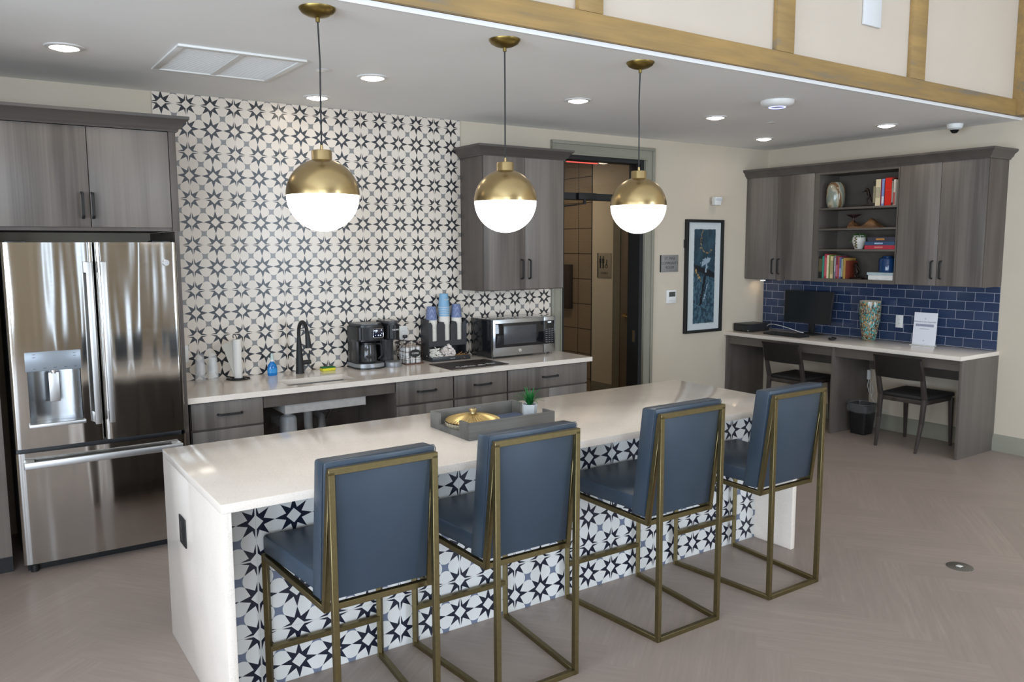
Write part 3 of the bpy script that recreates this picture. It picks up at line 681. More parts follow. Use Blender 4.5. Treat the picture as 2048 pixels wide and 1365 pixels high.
sb = thing('soap_bottle', 'small bottle of blue dish soap with a pale cap', 'bottle', (1.795, -.11, ZC))
BLUES = NT('blue_soap'); BLUES.set((.01, .25, .72), .08, 0, Transmission_Weight=.35); BLUES = BLUES.m
part('bottle', MB().lathe([(0, 0), (.030, 0), (.034, .006), (.034, .055), (.028, .078), (.013, .095), (.012, .10), (0, .10)], (1.795, -.11, ZC), 28, sc=(1, .6)), BLUES, sb)
part('clear_shoulder', MB().lathe([(.0145, .10), (.0145, .112), (0, .112)], (1.795, -.11, ZC), 20), WHITEP, sb)
part('cap', MB().lathe([(0, .112), (.013, .112), (.009, .14), (.006, .156), (0, .156)], (1.795, -.11, ZC), 20), plain('pale_teal_cap', hexc('b9cdc6'), .4), sb)
part('label', MB().lathe([(.0346, .02), (.0346, .052)], (1.795, -.11, ZC), 28, sc=(1, .62)), plain('soap_label', hexc('2f8fd0'), .3), sb)
spg = thing('sponge', 'yellow sponge with a green scouring side behind the sink', 'sponge', (2.20, -.115, ZC))
m = MB().box(2.15, 2.25, -.145, -.085, ZC + .0005, ZC + .02, .004); part('foam', m, plain('sponge_yellow', hexc('d8cf32'), .9, var=.2, sc=200), spg)
part('scourer', MB().box(2.15, 2.25, -.145, -.085, ZC + .0202, ZC + .028, .002), plain('scourer_green', hexc('2f6a3a'), .95, var=.3, sc=300), spg)

# coffee maker
cm = thing('coffee_maker', 'black dual coffee maker with glass carafe and single-serve side', 'coffee maker', (2.5, -.15, ZC))
z0 = ZC
part('base', MB().prism([(2.335, -.04), (2.335, -.19), (2.355, -.245), (2.40, -.27), (2.50, -.27), (2.545, -.25), (2.56, -.22), (2.56, -.04)], 'z', z0 + .0005, z0 + .012, .002), BLACK, cm)
part('drip_rim', MB().prism([(2.337, -.04), (2.337, -.19), (2.357, -.243), (2.40, -.268), (2.50, -.268), (2.543, -.248), (2.555, -.22), (2.555, -.04)], 'z', z0 + .012, z0 + .040, .003), plain('silver_plastic', (.32, .33, .35), .3, .5), cm, 'silver rim under the carafe')
part('pod_base', MB().lathe([(0, 0), (.062, 0), (.064, .008), (.064, .034), (.058, .040), (0, .040)], (2.628, -.222, z0 + .0005), 36), plain('silver_pod_base', (.32, .33, .35), .3, .5), cm, 'silver round drip base')
part('tower', MB().box(2.345, 2.555, -.10, -.035, z0 + .04, z0 + .31, .01).box(2.345, 2.37, -.2, -.1, z0 + .04, z0 + .22, .004), BLACK, cm)
part('head', MB().prism([(2.34, -.04), (2.34, -.2), (2.36, -.245), (2.40, -.262), (2.50, -.262), (2.545, -.245), (2.565, -.2), (2.565, -.04)], 'z', z0 + .205, z0 + .322, .012), BLACK, cm)
part('head_lid', MB().prism([(2.35, -.05), (2.35, -.2), (2.37, -.24), (2.50, -.25), (2.55, -.2), (2.55, -.05)], 'z', z0 + .322, z0 + .334, .004), plain('charcoal_lid', (.05, .05, .052), .3), cm)
sc_ = part('touch_screen', MB().box(2.452, 2.532, -.266, -.259, z0 + .232, z0 + .298, .006), plain('screen_glass', (.012, .014, .03), .1), cm)
part('bezel', MB().tube([(2.452, -.2665, z0 + .238), (2.452, -.2665, z0 + .292), (2.458, -.2665, z0 + .298), (2.526, -.2665, z0 + .298), (2.532, -.2665, z0 + .292), (2.532, -.2665, z0 + .238), (2.526, -.2665, z0 + .232), (2.458, -.2665, z0 + .232)], .0016, 6, True), CHROME, sc_)
ICON = emit('icon_glow', (.75, .85, 1), 1.2)
for a, b_, s_ in ((2.465, .283, .003), (2.482, .283, .004), (2.518, .286, .003), (2.51, .248, .004), (2.47, .25, .002), (2.52, .262, .002)): part('icon', MB().box(a - s_, a + s_, -.2668, -.266, z0 + b_ - s_, z0 + b_ + s_), ICON, sc_)
text('letter', 'K', .014, (2.493, -.2668, z0 + .248), 'y-', ICON, sc_)
CARAFE = NT('smoked_glass'); CARAFE.set((.10, .10, .10), .05, 0, Transmission_Weight=.6, IOR=1.45); CARAFE = CARAFE.m
cf = part('carafe', MB().lathe([(0, 0), (.055, 0), (.066, .012), (.068, .05), (.064, .10), (.056, .128), (.056, .135), (.054, .135), (.054, .128), (.062, .10), (.065, .05), (.063, .014), (.053, .003), (0, .003)], (2.445, -.175, z0 + .042), 36), CARAFE, cm)
part('carafe_lid', MB().lathe([(0, .0), (.057, .0), (.057, .014), (.04, .022), (0, .022)], (2.445, -.175, z0 + .178), 30), BLACK, cf)
part('carafe_handle', MB().tube([(2.50, -.19, z0 + .18), (2.535, -.20, z0 + .178), (2.547, -.203, z0 + .15), (2.545, -.203, z0 + .09), (2.52, -.197, z0 + .065)], .008, 8), BLACK, cf)
part('pod_tower', MB().prism([(2.572, -.04), (2.572, -.13), (2.60, -.155), (2.655, -.155), (2.68, -.13), (2.68, -.04)], 'z', z0 + .0005, z0 + .32, .008), BLACK, cm)
ph = part('pod_head', MB().prism([(2.566, -.05), (2.566, -.2), (2.585, -.245), (2.628, -.262), (2.672, -.245), (2.69, -.2), (2.69, -.05)], 'z', z0 + .205, z0 + .325, .010), BLACK, cm)
part('pod_lid', MB().prism([(2.572, -.06), (2.572, -.2), (2.59, -.24), (2.628, -.254), (2.667, -.24), (2.684, -.2), (2.684, -.06)], 'z', z0 + .325, z0 + .345, .004), plain('charcoal_lid2', (.06, .06, .062), .25), cm)
text('lettering', 'KEURIG', .0155, (2.635, -.2615, z0 + .28), 'y-', WHITEP, ph)

# wall outlets
def outlet(name, label, c, face, mat=WHITEP, plug=False, w_=.07, h_=.115):
    o = thing(name, label, 'outlet', c); x, y, z = c; dk = plain(name + '_slot', (.03, .03, .03), .5) if mat is WHITEP else BLACKM
    if face == 'y-':
        part('plate', MB().box(x - w_ / 2, x + w_ / 2, y - .006, y - .0005, z - h_ / 2, z + h_ / 2, .0015), mat, o)
        part('socket', MB().box(x - .017, x + .017, y - .008, y - .006, z - .034, z + .034, .001), mat, o)
        m = MB()
        for dz in (-.018, .018): m.box(x - .008, x - .006, y - .0085, y - .008, z + dz - .004, z + dz + .004).box(x + .006, x + .008, y - .0085, y - .008, z + dz - .004, z + dz + .004)
        part('slots', m, dk, o)
    else:
        part('plate', MB().box(x - .006, x - .0005, y - w_ / 2, y + w_ / 2, z - h_ / 2, z + h_ / 2, .0015), mat, o)
        part('socket', MB().box(x - .008, x - .006, y - .017, y + .017, z - .034, z + .034, .001), mat, o)
        m = MB()
        for dz in (-.018, .018): m.box(x - .0085, x - .008, y - .008, y - .006, z + dz - .004, z + dz + .004).box(x - .0085, x - .008, y + .006, y + .008, z + dz - .004, z + dz + .004)
        part('slots', m, dk if mat is WHITEP else CHROME, o)
    return o
outlet('wall_outlet', 'white outlet in the star tile between coffee maker and cup dispenser', (2.868, -.012, 1.072), 'y-')
outlet('wall_outlet', 'white outlet plate in the star tile right beside the refrigerator', (1.228, -.012, 1.035), 'y-')
outlet('wall_outlet', 'white outlet in the navy subway tile between vase and stand sign', (XR - .010, -1.55, 1.037), 'x-')
_CAB = MB().tube([(2.872 - .045, -.04, 1.045), (2.85 - .045, -.05, 1.02), (2.78, -.045, 1.022), (2.73, -.035, 1.035), (2.71, -.03, 1.0), (2.70, -.03, .93)], .0035)
part('plug', MB().box(2.81, 2.845, -.045, -.021, 1.035, 1.06, .006), BLACK, part('power_cord', _CAB, BLACK, cm))
cm.location.x += .045

# wire basket with coffee pods
WIRE = plain('rusty_wire', hexc('3a2622'), .5, .4)
bk = thing('wire_basket', 'square wire basket with an oval coffee label on the counter', 'basket', (2.86, -.13, ZC))
bx0, bx1, by0, by1, bz0, bz1 = 2.79, 2.925, -.205, -.07, ZC + .002, ZC + .165; fl = .012
def bp(u, v, w__):  # u,v in 0..1, w height 0..1, flared
    e = fl * w__; return (bx0 - e + (bx1 - bx0 + 2 * e) * u, by0 - e + (by1 - by0 + 2 * e) * v, bz0 + (bz1 - bz0) * w__)
m = MB()
for k in range(6):
    q = k / 5; m.tube([bp(0, 0, q), bp(1, 0, q), bp(1, 1, q), bp(0, 1, q)], .0022 if k in (0, 5) else .0012, 6, True)
for k in range(6):
    q = k / 5
    for s_ in ((q, 0), (q, 1), (0, q), (1, q)): m.tube([bp(*s_, 0), bp(*s_, 1)], .0022 if k in (0, 5) else .0012, 6)
    m.tube([bp(q, 0, 0), bp(q, 1, 0)], .0012, 6)
part('wire_frame', m, WIRE, bk)
part('handle', MB().tube([bp(0, .2, .95), (bx0 - .022, -.17, bz0 + .13), (bx0 - .026, -.13, bz0 + .10), (bx0 - .022, -.10, bz0 + .13), bp(0, .8, .95)], .002), WIRE, bk)
part('rim_board', MB().box(bx0 - .012, bx1 + .012, by0 - .014, by0 - .004, ZC + .0005, ZC + .010, .002), plain('basket_foot_wood', hexc('5b3a2d'), .6), bk)
ov = part('oval_label', MB().lathe([(0, -.002), (.046, -.002), (.048, 0), (.046, .002), (0, .002)], (2.862, by0 - .012, ZC + .085), 36, rot=Matrix.Rotation(PI / 2, 4, 'X') @ Matrix.Diagonal((1, .62, 1, 1))), BLACKM, bk)
text('lettering', 'COFFEE', .017, (2.862, by0 - .0145, ZC + .085), 'y-', WHITEP, ov)
pod = thing('coffee_pod', 'x', 'coffee pod', (0, 0, 0), 'coffee pods heaped in the wire basket')
part('cup', MB().lathe([(0, 0), (.0165, 0), (.0215, .04), (.0, .04)], (0, 0, 0), 20), plain('pod_white', hexc('e9e6e2'), .4), pod)
part('foil_lid', MB().lathe([(0, .04), (.0225, .04), (.0225, .0425), (0, .0425)], (0, 0, 0), 20), plain('pod_foil', hexc('cdb9ad'), .3, .3), pod)
first = True
for lay in range(3):
    for i in range(3):
        for j in range(3):
            o = pod if first else copy_tree(pod); first = False
            place(o, (2.813 + i * .0455, -.1825 + j * .0455, ZC + .0045 + lay * .0445), random.random() * 6, 'small white coffee pod in the wire basket, %s layer' % ('bottom', 'middle', 'top')[lay], 'coffee pods in the %s layer of the wire basket' % ('bottom', 'middle', 'top')[lay])

# cup dispenser
CD = plain('dispenser_black', (.022, .023, .027), .35)
ds = thing('cup_dispenser', 'black countertop dispenser with three cup bays and an open condiment tray', 'cup dispenser', (3.19, -.1, ZC))
dx0, dx1, dyf, dyb = 3.018, 3.362, -.145, -.02
zb, zt2 = ZC + .125, ZC + .325
m = MB(); m.box(dx0, dx0 + .006, dyf, dyb, ZC + .0005, zt2).box(dx1 - .006, dx1, dyf, dyb, ZC + .0005, zt2).box(dx0 + .006, dx1 - .006, dyb - .006, dyb, ZC + .0005, zt2).box(dx0 + .006, dx1 - .006, dyf, dyb - .006, zb, zb + .006)
bays = [(3.036, 3.116), (3.148, 3.232), (3.262, 3.342)]
part('body', m, CD, ds)
m = MB(); e = [dx0] + [v for bb in [(3.052, 3.100), (3.164, 3.216), (3.276, 3.326)] for v in bb] + [dx1]
for i in range(0, 8, 2):
    a0, a1 = e[i], e[i + 1]; hz = zt2 - (.03 if i else 0.015)
    m.prism([(a0, zb - .012), (a1, zb - .012), (a1, zt2 - .045), (a1 - min(.012, (a1 - a0) / 3), zt2 - .022), (a0 + (min(.012, (a1 - a0) / 3) if i else 0), zt2 - .022), (a0, zt2 - (.045 if i else .022))], 'y', dyf - .006, dyf)
for i in range(1, 7, 2): m.box(e[i], e[i + 1], dyf - .006, dyf, zb - .012, zb + .03)
part('slotted_front', m, CD, ds)
m = MB()
for a in (3.128, 3.244): m.box(a, a + .008, dyf, dyb - .006, zb + .006, zt2 - .02)
part('dividers', m, CD, ds)
m = MB(); m.box(dx0 - .002, dx1 + .002, -.20, dyf - .0, ZC + .0005, ZC + .006).box(dx0 - .002, dx1 + .002, -.206, -.20, ZC + .0005, ZC + .036, .002).box(dx0 - .002, dx0 + .004, -.20, dyf, ZC + .006, ZC + .034).box(dx1 - .004, dx1 + .002, -.20, dyf, ZC + .006, ZC + .034).box(dx0 + .006, dx1 - .006, dyf, dyb - .006, ZC + .0005, ZC + .006)
for a in (3.128, 3.244): m.box(a, a + .004, -.20, dyb - .006, ZC + .006, ZC + .032)
part('tray', m, CD, ds)
text('lettering', 'mind reader', .009, (3.20, -.2065, ZC + .018), 'y-', WHITEP, ds)
def pile(name, label, x0, x1, y0, y1, z0, z1, n, sz, mat, cat):
    m = MB()
    for i in range(n):
        t = bmesh.new(); bmesh.ops.create_cube(t, size=1)
        s_ = [c * random.uniform(.8, 1.2) for c in sz]
        u, v = random.uniform(-1, 1), random.uniform(-1, 1)
        hh = (z1 - z0) * (1 - max(abs(u), abs(v)) ** 2 * .7) * random.random()
        M = Matrix.Translation(((x0 + x1) / 2 + u * (x1 - x0) / 2 * .8, (y0 + y1) / 2 + v * (y1 - y0) / 2 * .75, z0 + sz[2] + hh)) @ Matrix.Rotation(random.uniform(-.6, .6), 4, 'X') @ Matrix.Rotation(random.uniform(-.6, .6), 4, 'Y') @ Matrix.Rotation(random.random() * 6, 4, 'Z') @ Matrix.Diagonal((*s_, 1))
        m.add(t, M)
    o = solo(name, m, mat, label, cat); o['kind'] = 'stuff'; return o
pile('sugar_packets', 'heap of white sugar packets in the left of the condiment tray', 3.024, 3.125, -.197, -.09, ZC + .007, ZC + .105, 150, (.034, .022, .004), plain('packet_white', hexc('e8e4da'), .7, var=.1, sc=80), 'sugar packets')
pile('creamer_cups', 'heap of small white and pink creamer cups in the condiment tray', 3.136, 3.24, -.197, -.09, ZC + .008, ZC + .11, 90, (.024, .022, .016), plain('creamer_white', hexc('dfd3cc'), .5, var=.12, sc=60), 'creamers')
pile('stir_sticks', 'flat heap of brown stir sticks at the right of the condiment tray', 3.252, 3.352, -.197, -.09, ZC + .007, ZC + .045, 70, (.075, .005, .002), plain('stick_brown', hexc('a47f52'), .7, var=.2, sc=80), 'stir sticks')
def paper_cup(mat_side, nm, group):
    c = thing('paper_cup', 'x', 'cup', (0, 0, 0), group)
    part('wall', MB().lathe([(.0462, .003), (.0340, .108), (.0322, .108), (.0322, .104), (0, .104), (0, .102), (.0315, .102), (.0445, .003)], (0, 0, 0), 28), mat_side, c)
    part('rim', MB().tube([(.0462 * math.cos(a), .0462 * math.sin(a), .0015) for a in [i * PI / 12 for i in range(24)]], .0016, 6, True), PAPER, c)
    return c
def dots():
    m = NT('blue_dotted_cup'); v = m.n('ShaderNodeTexVoronoi'); v.inputs['Scale'].default_value = 190; v.inputs['Randomness'].default_value = 0
    m.t.links.new(m.n('ShaderNodeTexCoord').outputs['Object'], v.inputs[0]); m.set(m.ramp(v.outputs[0], [(.2, hexc('c5c9d8')), (.34, hexc('5f6d94'))]), .6); return m.m
DOT = dots(); SKY = plain('sky_blue_cup', hexc('7ba4c2'), .5, var=.02); PLAINC = plain('cream_paper_cup', hexc('ded8cc'), .65, var=.02)
pa = paper_cup(DOT, 'dot', ''); pb = paper_cup(SKY, 'sky', ''); pcup = paper_cup(PLAINC, 'plain', '')
used = {id(pa): 0, id(pb): 0, id(pcup): 0}
def put_cup(src, x, y, z, lab, grp):
    o = src if not used[id(src)] else copy_tree(src); used[id(src)] = 1
    place(o, (x, y, z), random.random() * 6, lab, grp); return o
zcup = zb + .0065
for x, nm, topz, kind in ((3.078, 'left', ZC + .425, pa), (3.303, 'right', ZC + .435, pa)):
    n = 11; st = .0155
    for k in range(n): put_cup(pcup, x, -.09, zcup + k * st, 'white rimmed paper cup nested in the %s bay of the dispenser' % nm, 'paper cups in the %s dispenser bay' % nm)
    put_cup(kind, x, -.09, topz - .108, 'navy dotted paper cup topping the %s dispenser bay' % nm, '')
for k in range(13): put_cup(pcup, 3.191, -.09, zcup + k * .0155, 'plain white paper cup nested in the middle bay of the dispenser', 'paper cups in the middle dispenser bay')
for k in range(6):
    o = put_cup(pb, 3.191, -.09, ZC + .342 + k * .0145, 'light blue paper cup in the middle stack under the topmost one' if k < 5 else 'topmost light blue paper cup of the middle stack, with white lettering', 'light blue cups of the middle stack')
    if k == 5: last = o
place_l = last
o = text('lettering', 'Nestle', .015, (0, 0, 0), 'y-', WHITEP, place_l); o.location = (0, -.0405, .062); o.rotation_euler = (math.radians(-6.5), 0, -place_l.rotation_euler.z); place_l.rotation_euler.z = 0; o.rotation_euler.z = 0

# microwave
mw = thing('microwave', 'stainless steel and black countertop microwave at the end of the counter', 'microwave', (3.78, -.18, ZC))
mx0, mx1, myf, mz0, mz1 = 3.485, 4.105, -.35, ZC + .014, ZC + .315
part('case', MB().box(mx0, mx1, myf + .03, -.014, mz0, mz1 - .004, .006), plain('microwave_black_case', (.012, .012, .014), .12), mw)
part('top', MB().box(mx0 + .004, mx1 - .004, myf + .035, -.018, mz1 - .006, mz1 - .001, .002), plain('glossy_top', (.3, .3, .3), .06, .8), mw)
dr = part('door', MB().box(mx0, mx1 - .122, myf - .002, myf + .028, mz0 + .004, mz1, .004), STEEL3, mw)
part('control_column', MB().box(mx1 - .120, mx1, myf - .002, myf + .028, mz0 + .004, mz1, .004), STEEL3, mw)
BG = plain('black_glass', (.008, .008, .01), .05)
part('glass', MB().box(mx0 + .022, mx1 - .122, myf - .006, myf - .002, mz0 + .075, mz1 - .032, .002), BG, dr)
part('window', MB().box(mx0 + .10, mx1 - .20, myf - .0075, myf - .006, mz0 + .098, mz1 - .055, .001), plain('window_screen', (.05, .052, .058), .2), dr)
pn = part('control_panel', MB().box(mx1 - .119, mx1 - .016, myf - .006, myf - .002, mz0 + .075, mz1 - .032, .002), BG, mw)
m = MB()
for r_i in range(7):
    for c_i in range(3): m.box(mx1 - .105 + c_i * .030, mx1 - .085 + c_i * .030, myf - .0068, myf - .006, mz0 + .088 + r_i * .0175, mz0 + .096 + r_i * .0175)
part('buttons', m, plain('button_grey', (.11, .11, .12), .4), pn)
text('clock', '12:04', .016, (mx1 - .066, myf - .0066, mz1 - .046), 'y-', emit('clock_glow', (.8, .9, 1), 1.5), pn)
bg_ = part('badge', MB().cyl((mx0 + .26, myf - .002, mz0 + .042), .014, .003, 28, rot=Matrix.Rotation(PI / 2, 4, 'X')), CHROME, dr)
text('monogram', 'GE', .013, (mx0 + .26, myf - .0055, mz0 + .042), 'y-', STEEL3, bg_)
for xx in (mx0 + .03, mx1 - .03):
    for yy in (myf + .06, -.05): part('foot', MB().cyl((xx, yy, ZC + .0005), .012, .0145), BLACK, mw)
# mat
mt = thing('coffee_bar_mat', 'dark brown rectangular mat with white coffee bar lettering', 'mat', (3.19, -.46, ZC))
part('mat', MB().hexa([(2.938, -.635, ZC + .0005), (3.445, -.635, ZC + .0005), (3.435, -.30, ZC + .0005), (2.938, -.30, ZC + .0005), (2.938, -.635, ZC + .005), (3.445, -.635, ZC + .005), (3.435, -.30, ZC + .005), (2.938, -.30, ZC + .005)], .001), plain('mat_brown', hexc('2e2624'), .6, var=.1, sc=200), mt)
part('border', MB().tube([(2.952, -.622, ZC + .0052), (3.431, -.622, ZC + .0052), (3.421, -.313, ZC + .0052), (2.952, -.313, ZC + .0052)], .0015, 4, True), plain('mat_border', hexc('57504a'), .6), mt)
text('lettering', 'Coffee', .062, (3.10, -.565, ZC + .0054), 'z+', WHITEP, mt, .0003); text('lettering', 'Bar', .062, (3.335, -.545, ZC + .0054), 'z+', WHITEP, mt, .0003)
part('cup_drawing', MB().box(3.205, 3.27, -.575, -.568, ZC + .005, ZC + .0056).box(3.22, 3.255, -.567, -.545, ZC + .005, ZC + .0056), WHITEP, mt)

# ---------------------------------------------------------------- island
ix0, ix1, iyf, iyb, yt = .712, 3.905, -2.89, -1.928, -2.63
isl = thing('kitchen_island', 'long island with white waterfall ends and star tiled front', 'kitchen island', (2.3, -2.4, 0))
ts = .034
part('countertop', MB().box(ix0, ix1, iyf, iyb, ZI - ts, ZI, .0015), QUARTZ, isl)
part('waterfall_end', MB().box(ix0, ix0 + ts, iyf, iyb, .0005, ZI - ts - .0002, .001), QUARTZ, isl)
part('waterfall_end', MB().box(ix1 - ts, ix1, iyf, iyb, .0005, ZI - ts - .0002, .001), QUARTZ, isl)
part('tile_front', MB().box(ix0 + ts, ix1 - ts, yt, yt + .012, .0005, ZI - ts), STARI, isl, 'blue and white star tiled front')
part('cabinet_body', MB().box(ix0 + ts, ix1 - ts, yt + .0125, iyb - .045, .0005, ZI - ts), DKW, isl)
n = 5; wd = (ix1 - ix0 - 2 * ts) / n
for i in range(n):
    d = part('door', MB().box(ix0 + ts + i * wd + .002, ix0 + ts + (i + 1) * wd - .002, iyb - .045, iyb - .025, .1, ZI - ts - .01, .0015), GREYW, isl)
    part('handle', pull(MB(), (ix0 + ts + (i + .85) * wd, iyb - .025, .6), .145, 'z', (0, 1, 0)), BLACKM, d)
io = part('power_outlet', MB().box(ix0 - .006, ix0 - .0003, -2.325, -2.222, .525, .645, .002), BLACKM, isl, 'black outlet plate in the end panel')
m = MB()
for zz in (.562, .608): m.box(ix0 - .0075, ix0 - .006, -2.29, -2.257, zz - .017, zz + .017, .0005)
part('socket', m, BLACK, io)

# ---------------------------------------------------------------- bar stools
def make_stool():
    s = thing('bar_stool', 'x', 'bar stool', (0, 0, 0), 'bar stools along the island')
    tb = .022; wb_, wf = .200 - tb / 2, .249 - tb / 2; yb, yf = -.295, .290; ztop = 1.018; zs, zr = .565, .528
    ysb = yb + .068      # foot of the slanted back frame
    L = lambda n_, a, b_, lab=None: part(n_, MB().bar(a, b_, tb), STOOLM, s, lab)
    for sg in (-1, 1):
        L('rear_leg', (sg * wb_, yb, .0005), (sg * (wb_ + .002), yb, ztop))
        L('front_leg', (sg * wf, yf, .0005), (sg * wf, yf, zs))
        L('floor_rail', (sg * wb_, yb, tb / 2), (sg * wf, yf, tb / 2))
        L('seat_rail', (sg * (wb_ + .008), ysb, zr), (sg * wf, yf, zs - tb / 2))
        L('back_upright', (sg * (wb_ + .008), ysb, zr - tb / 2), (sg * (wb_ + .002), yb + .005, ztop - .006))
    L('rear_floor_rail', (-wb_, yb, tb / 2), (wb_, yb, tb / 2))
    L('footrest', (-wf, yf, .175), (wf, yf, .175))
    L('back_top_rail', (-wb_ - .013, yb, ztop + .0), (wb_ + .013, yb, ztop + .0))
    L('back_bottom_rail', (-wb_ - .008, ysb, zr), (wb_ + .008, ysb, zr))
    L('seat_front_rail', (-wf, yf, zs - tb / 2), (wf, yf, zs - tb / 2))
    # seat cushion
    zc0 = .034
    m = MB().hexa([(-wb_ - .010, ysb + .015, zr + zc0), (wb_ + .010, ysb + .015, zr + zc0), (wf + .008, yf + .006, zs + .002), (-wf - .008, yf + .006, zs + .002),
                   (-wb_ - .010, ysb + .015, zr + .105), (wb_ + .010, ysb + .015, zr + .105), (wf + .008, yf + .006, zs + .078), (-wf - .008, yf + .006, zs + .078)], .014)
    sc = part('seat', m, LEATHER, s)
    # back cushion, parallel to the slanted frame
    def P(u, v, w__):   # u -1..1 across, v 0..1 up the slant, w forward offset
        bx = (wb_ + .008) * (1 - v) + (wb_ + .002) * v; y = ysb * (1 - v) + (yb + .005) * v; z = (zr - .0) * (1 - v) + (ztop + .03) * v
        return (u * (bx + .012 + .006 * v), y + w__, z)
    m = MB().hexa([P(-1, .045, .012), P(1, .045, .012), P(1, .03, .100), P(-1, .03, .100), P(-1, 1, .012), P(1, 1, .012), P(1, .99, .098), P(-1, .99, .098)], .011)
    bcu = part('back_cushion', m, LEATHER, s)
    part('piping', MB().tube([P(-1, .05, .016), P(-1.004, .98, .016), P(-.97, 1.002, .016), P(.97, 1.002, .016), P(1.004, .98, .016), P(1, .05, .016)], .0015, 6), LEATHER, bcu)
    ins = .93
    part('back_panel', MB().hexa([P(-ins, .05, -.003), P(ins, .05, -.003), P(ins, .05, .012), P(-ins, .05, .012), P(-ins, .965, -.003), P(ins, .965, -.003), P(ins, .965, .012), P(-ins, .965, .012)], .002), LEATHER, bcu)
    return s
st = make_stool()
for i, (x, d) in enumerate(((1.164, 'nearest the camera, leftmost'), (1.808, 'second from the left'), (2.655, 'third from the left'), (3.412, 'farthest, rightmost'))):
    o = st if i == 0 else copy_tree(st)
    place(o, (x, -2.951, 0), 0, 'blue leather bar stool with brass frame, ' + d)

# ---------------------------------------------------------------- tray on the island
ax0, ax1, ay0, ay1 = 1.893, 2.385, -2.598, -2.232
TW = wood('weathered_tray_wood', hexc('54524e'), hexc('74716c'), 'x', 1.2, .7)
tr_ = thing('serving_tray', 'weathered grey wood tray with cut-out handles on the island', 'tray', (2.14, -2.41, ZI))
zt0 = ZI + .0005; ht = .082; tw = .012
part('bottom', MB().box(ax0 + tw, ax1 - tw, ay0 + tw, ay1 - tw, zt0, zt0 + .010), TW, tr_)
for y0_, y1_ in ((ay0, ay0 + tw), (ay1 - tw, ay1)): part('long_side', MB().box(ax0, ax1, y0_, y1_, zt0, zt0 + ht, .001), TW, tr_)
for x0_, x1_ in ((ax0, ax0 + tw), (ax1 - tw, ax1)):
    e0, e1 = ay0 + tw, ay1 - tw; c1, c2 = e0 + .075, e1 - .075
    part('end_side', MB().prism([(e0, zt0), (e1, zt0), (e1, zt0 + ht), (c2, zt0 + ht), (c2, zt0 + .028), (c1, zt0 + .028), (c1, zt0 + ht), (e0, zt0 + ht)], 'x', x0_, x1_), TW, tr_)
ld_ = thing('lidded_dish', 'low ribbed glass dish with a fluted gold lid in the tray', 'dish', (2.03, -2.41, zt0 + .01))
def gold(): return brass('gold_lid', hexc('c8b07a'), .3)
GOLD = gold()
def fluted(prof, nf, amp, n=None):
    t = bmesh.new(); n = nf * 6; rings = []
    for r, z, a in prof:
        rings.append([t.verts.new((r * math.cos(2 * PI * i / n), r * math.sin(2 * PI * i / n), z + a * math.cos(2 * PI * i * nf / n))) for i in range(n)])
    for A, B in zip(rings, rings[1:]):
        for i in range(n): t.faces.new((A[i], A[(i + 1) % n], B[(i + 1) % n], B[i]))
    return t
dz = zt0 + .0105
lid = part('lid', MB().add(fluted([(.012, .072, 0), (.03, .070, .0004), (.07, .064, .0012), (.115, .053, .0022), (.138, .045, .0026), (.142, .042, .001), (.138, .040, 0), (.03, .04, 0)], 44, 0), Matrix.Translation((2.03, -2.41, dz)) @ Matrix.Diagonal((.94, .94, 1, 1))), GOLD, ld_)
part('knob', MB().lathe([(0, .070), (.011, .070), (.010, .078), (.018, .083), (.020, .092), (.016, .097), (0, .098)], (2.03, -2.41, dz), 28), plain('knob_gold', hexc('bba981'), .3, .8), lid)
t = bmesh.new(); nf = 44; n = nf * 4; rings = []
for r, z in ((.095, 0), (.118, .003), (.132, .02), (.136, .038)):
    rings.append([t.verts.new(((r + (.0018 if i % 4 < 2 else -.0012)) * math.cos(2 * PI * i / n), (r + (.0018 if i % 4 < 2 else -.0012)) * math.sin(2 * PI * i / n), z)) for i in range(n)])
for A, B in zip(rings, rings[1:]):
    for i in range(n): t.faces.new((A[i], A[(i + 1) % n], B[(i + 1) % n], B[i]))
t.faces.new(rings[0][::-1])
RG = NT('ribbed_glass'); RG.set((.55, .50, .38), .08, .3, Transmission_Weight=.45); part('bowl', MB().add(t, Matrix.Translation((2.03, -2.41, dz))), RG.m, ld_)
def book(name, label, x0, x1, y0, y1, z0, z1, cover, spine, pages=None, group=None, cv=.003):
    """book given by its box; spine = 'x-','x+','y-','y+': side of the spine. thickness axis is the thin axis of the box"""
    b = thing(name, label, 'book', ((x0 + x1) / 2, (y0 + y1) / 2, z0), group)
    pages = pages or PAGES; d = {'x': x1 - x0, 'y': y1 - y0, 'z': z1 - z0}; thin = min(d, key=d.get); m = MB(); lo = {'x': x0, 'y': y0, 'z': z0}; hi = {'x': x1, 'y': y1, 'z': z1}
    for s_ in (0, 1):
        l, h = dict(lo), dict(hi)
        if s_ == 0: h[thin] = lo[thin] + cv
        else: l[thin] = hi[thin] - cv
        m.box(l['x'], h['x'], l['y'], h['y'], l['z'], h['z'], cv * .3)
    a, sg = spine[0], spine[1]; l, h = dict(lo), dict(hi); l[thin] += cv; h[thin] -= cv
    if sg == '-': h[a] = lo[a] + cv
    else: l[a] = hi[a] - cv
    m.box(l['x'], h['x'], l['y'], h['y'], l['z'], h['z'])
    part('cover', m, cover, b)
    l, h = dict(lo), dict(hi); l[thin] += cv; h[thin] -= cv
    for q in 'xyz':
        if q != thin:
            l[q] += .004; h[q] -= .004
    part('pages', MB().box(l['x'], h['x'], l['y'], h['y'], l['z'], h['z']), pages, b)
    return b
PAGES = plain('page_edges', hexc('dcd6c8'), .8, var=.06, sc=200)
book('book', 'slate blue hardcover book lying flat in the tray under the plant', 2.195, 2.36, -2.56, -2.30, zt0 + .0105, zt0 + .030, plain('slate_cover', hexc('4d5a74'), .5), 'x+')
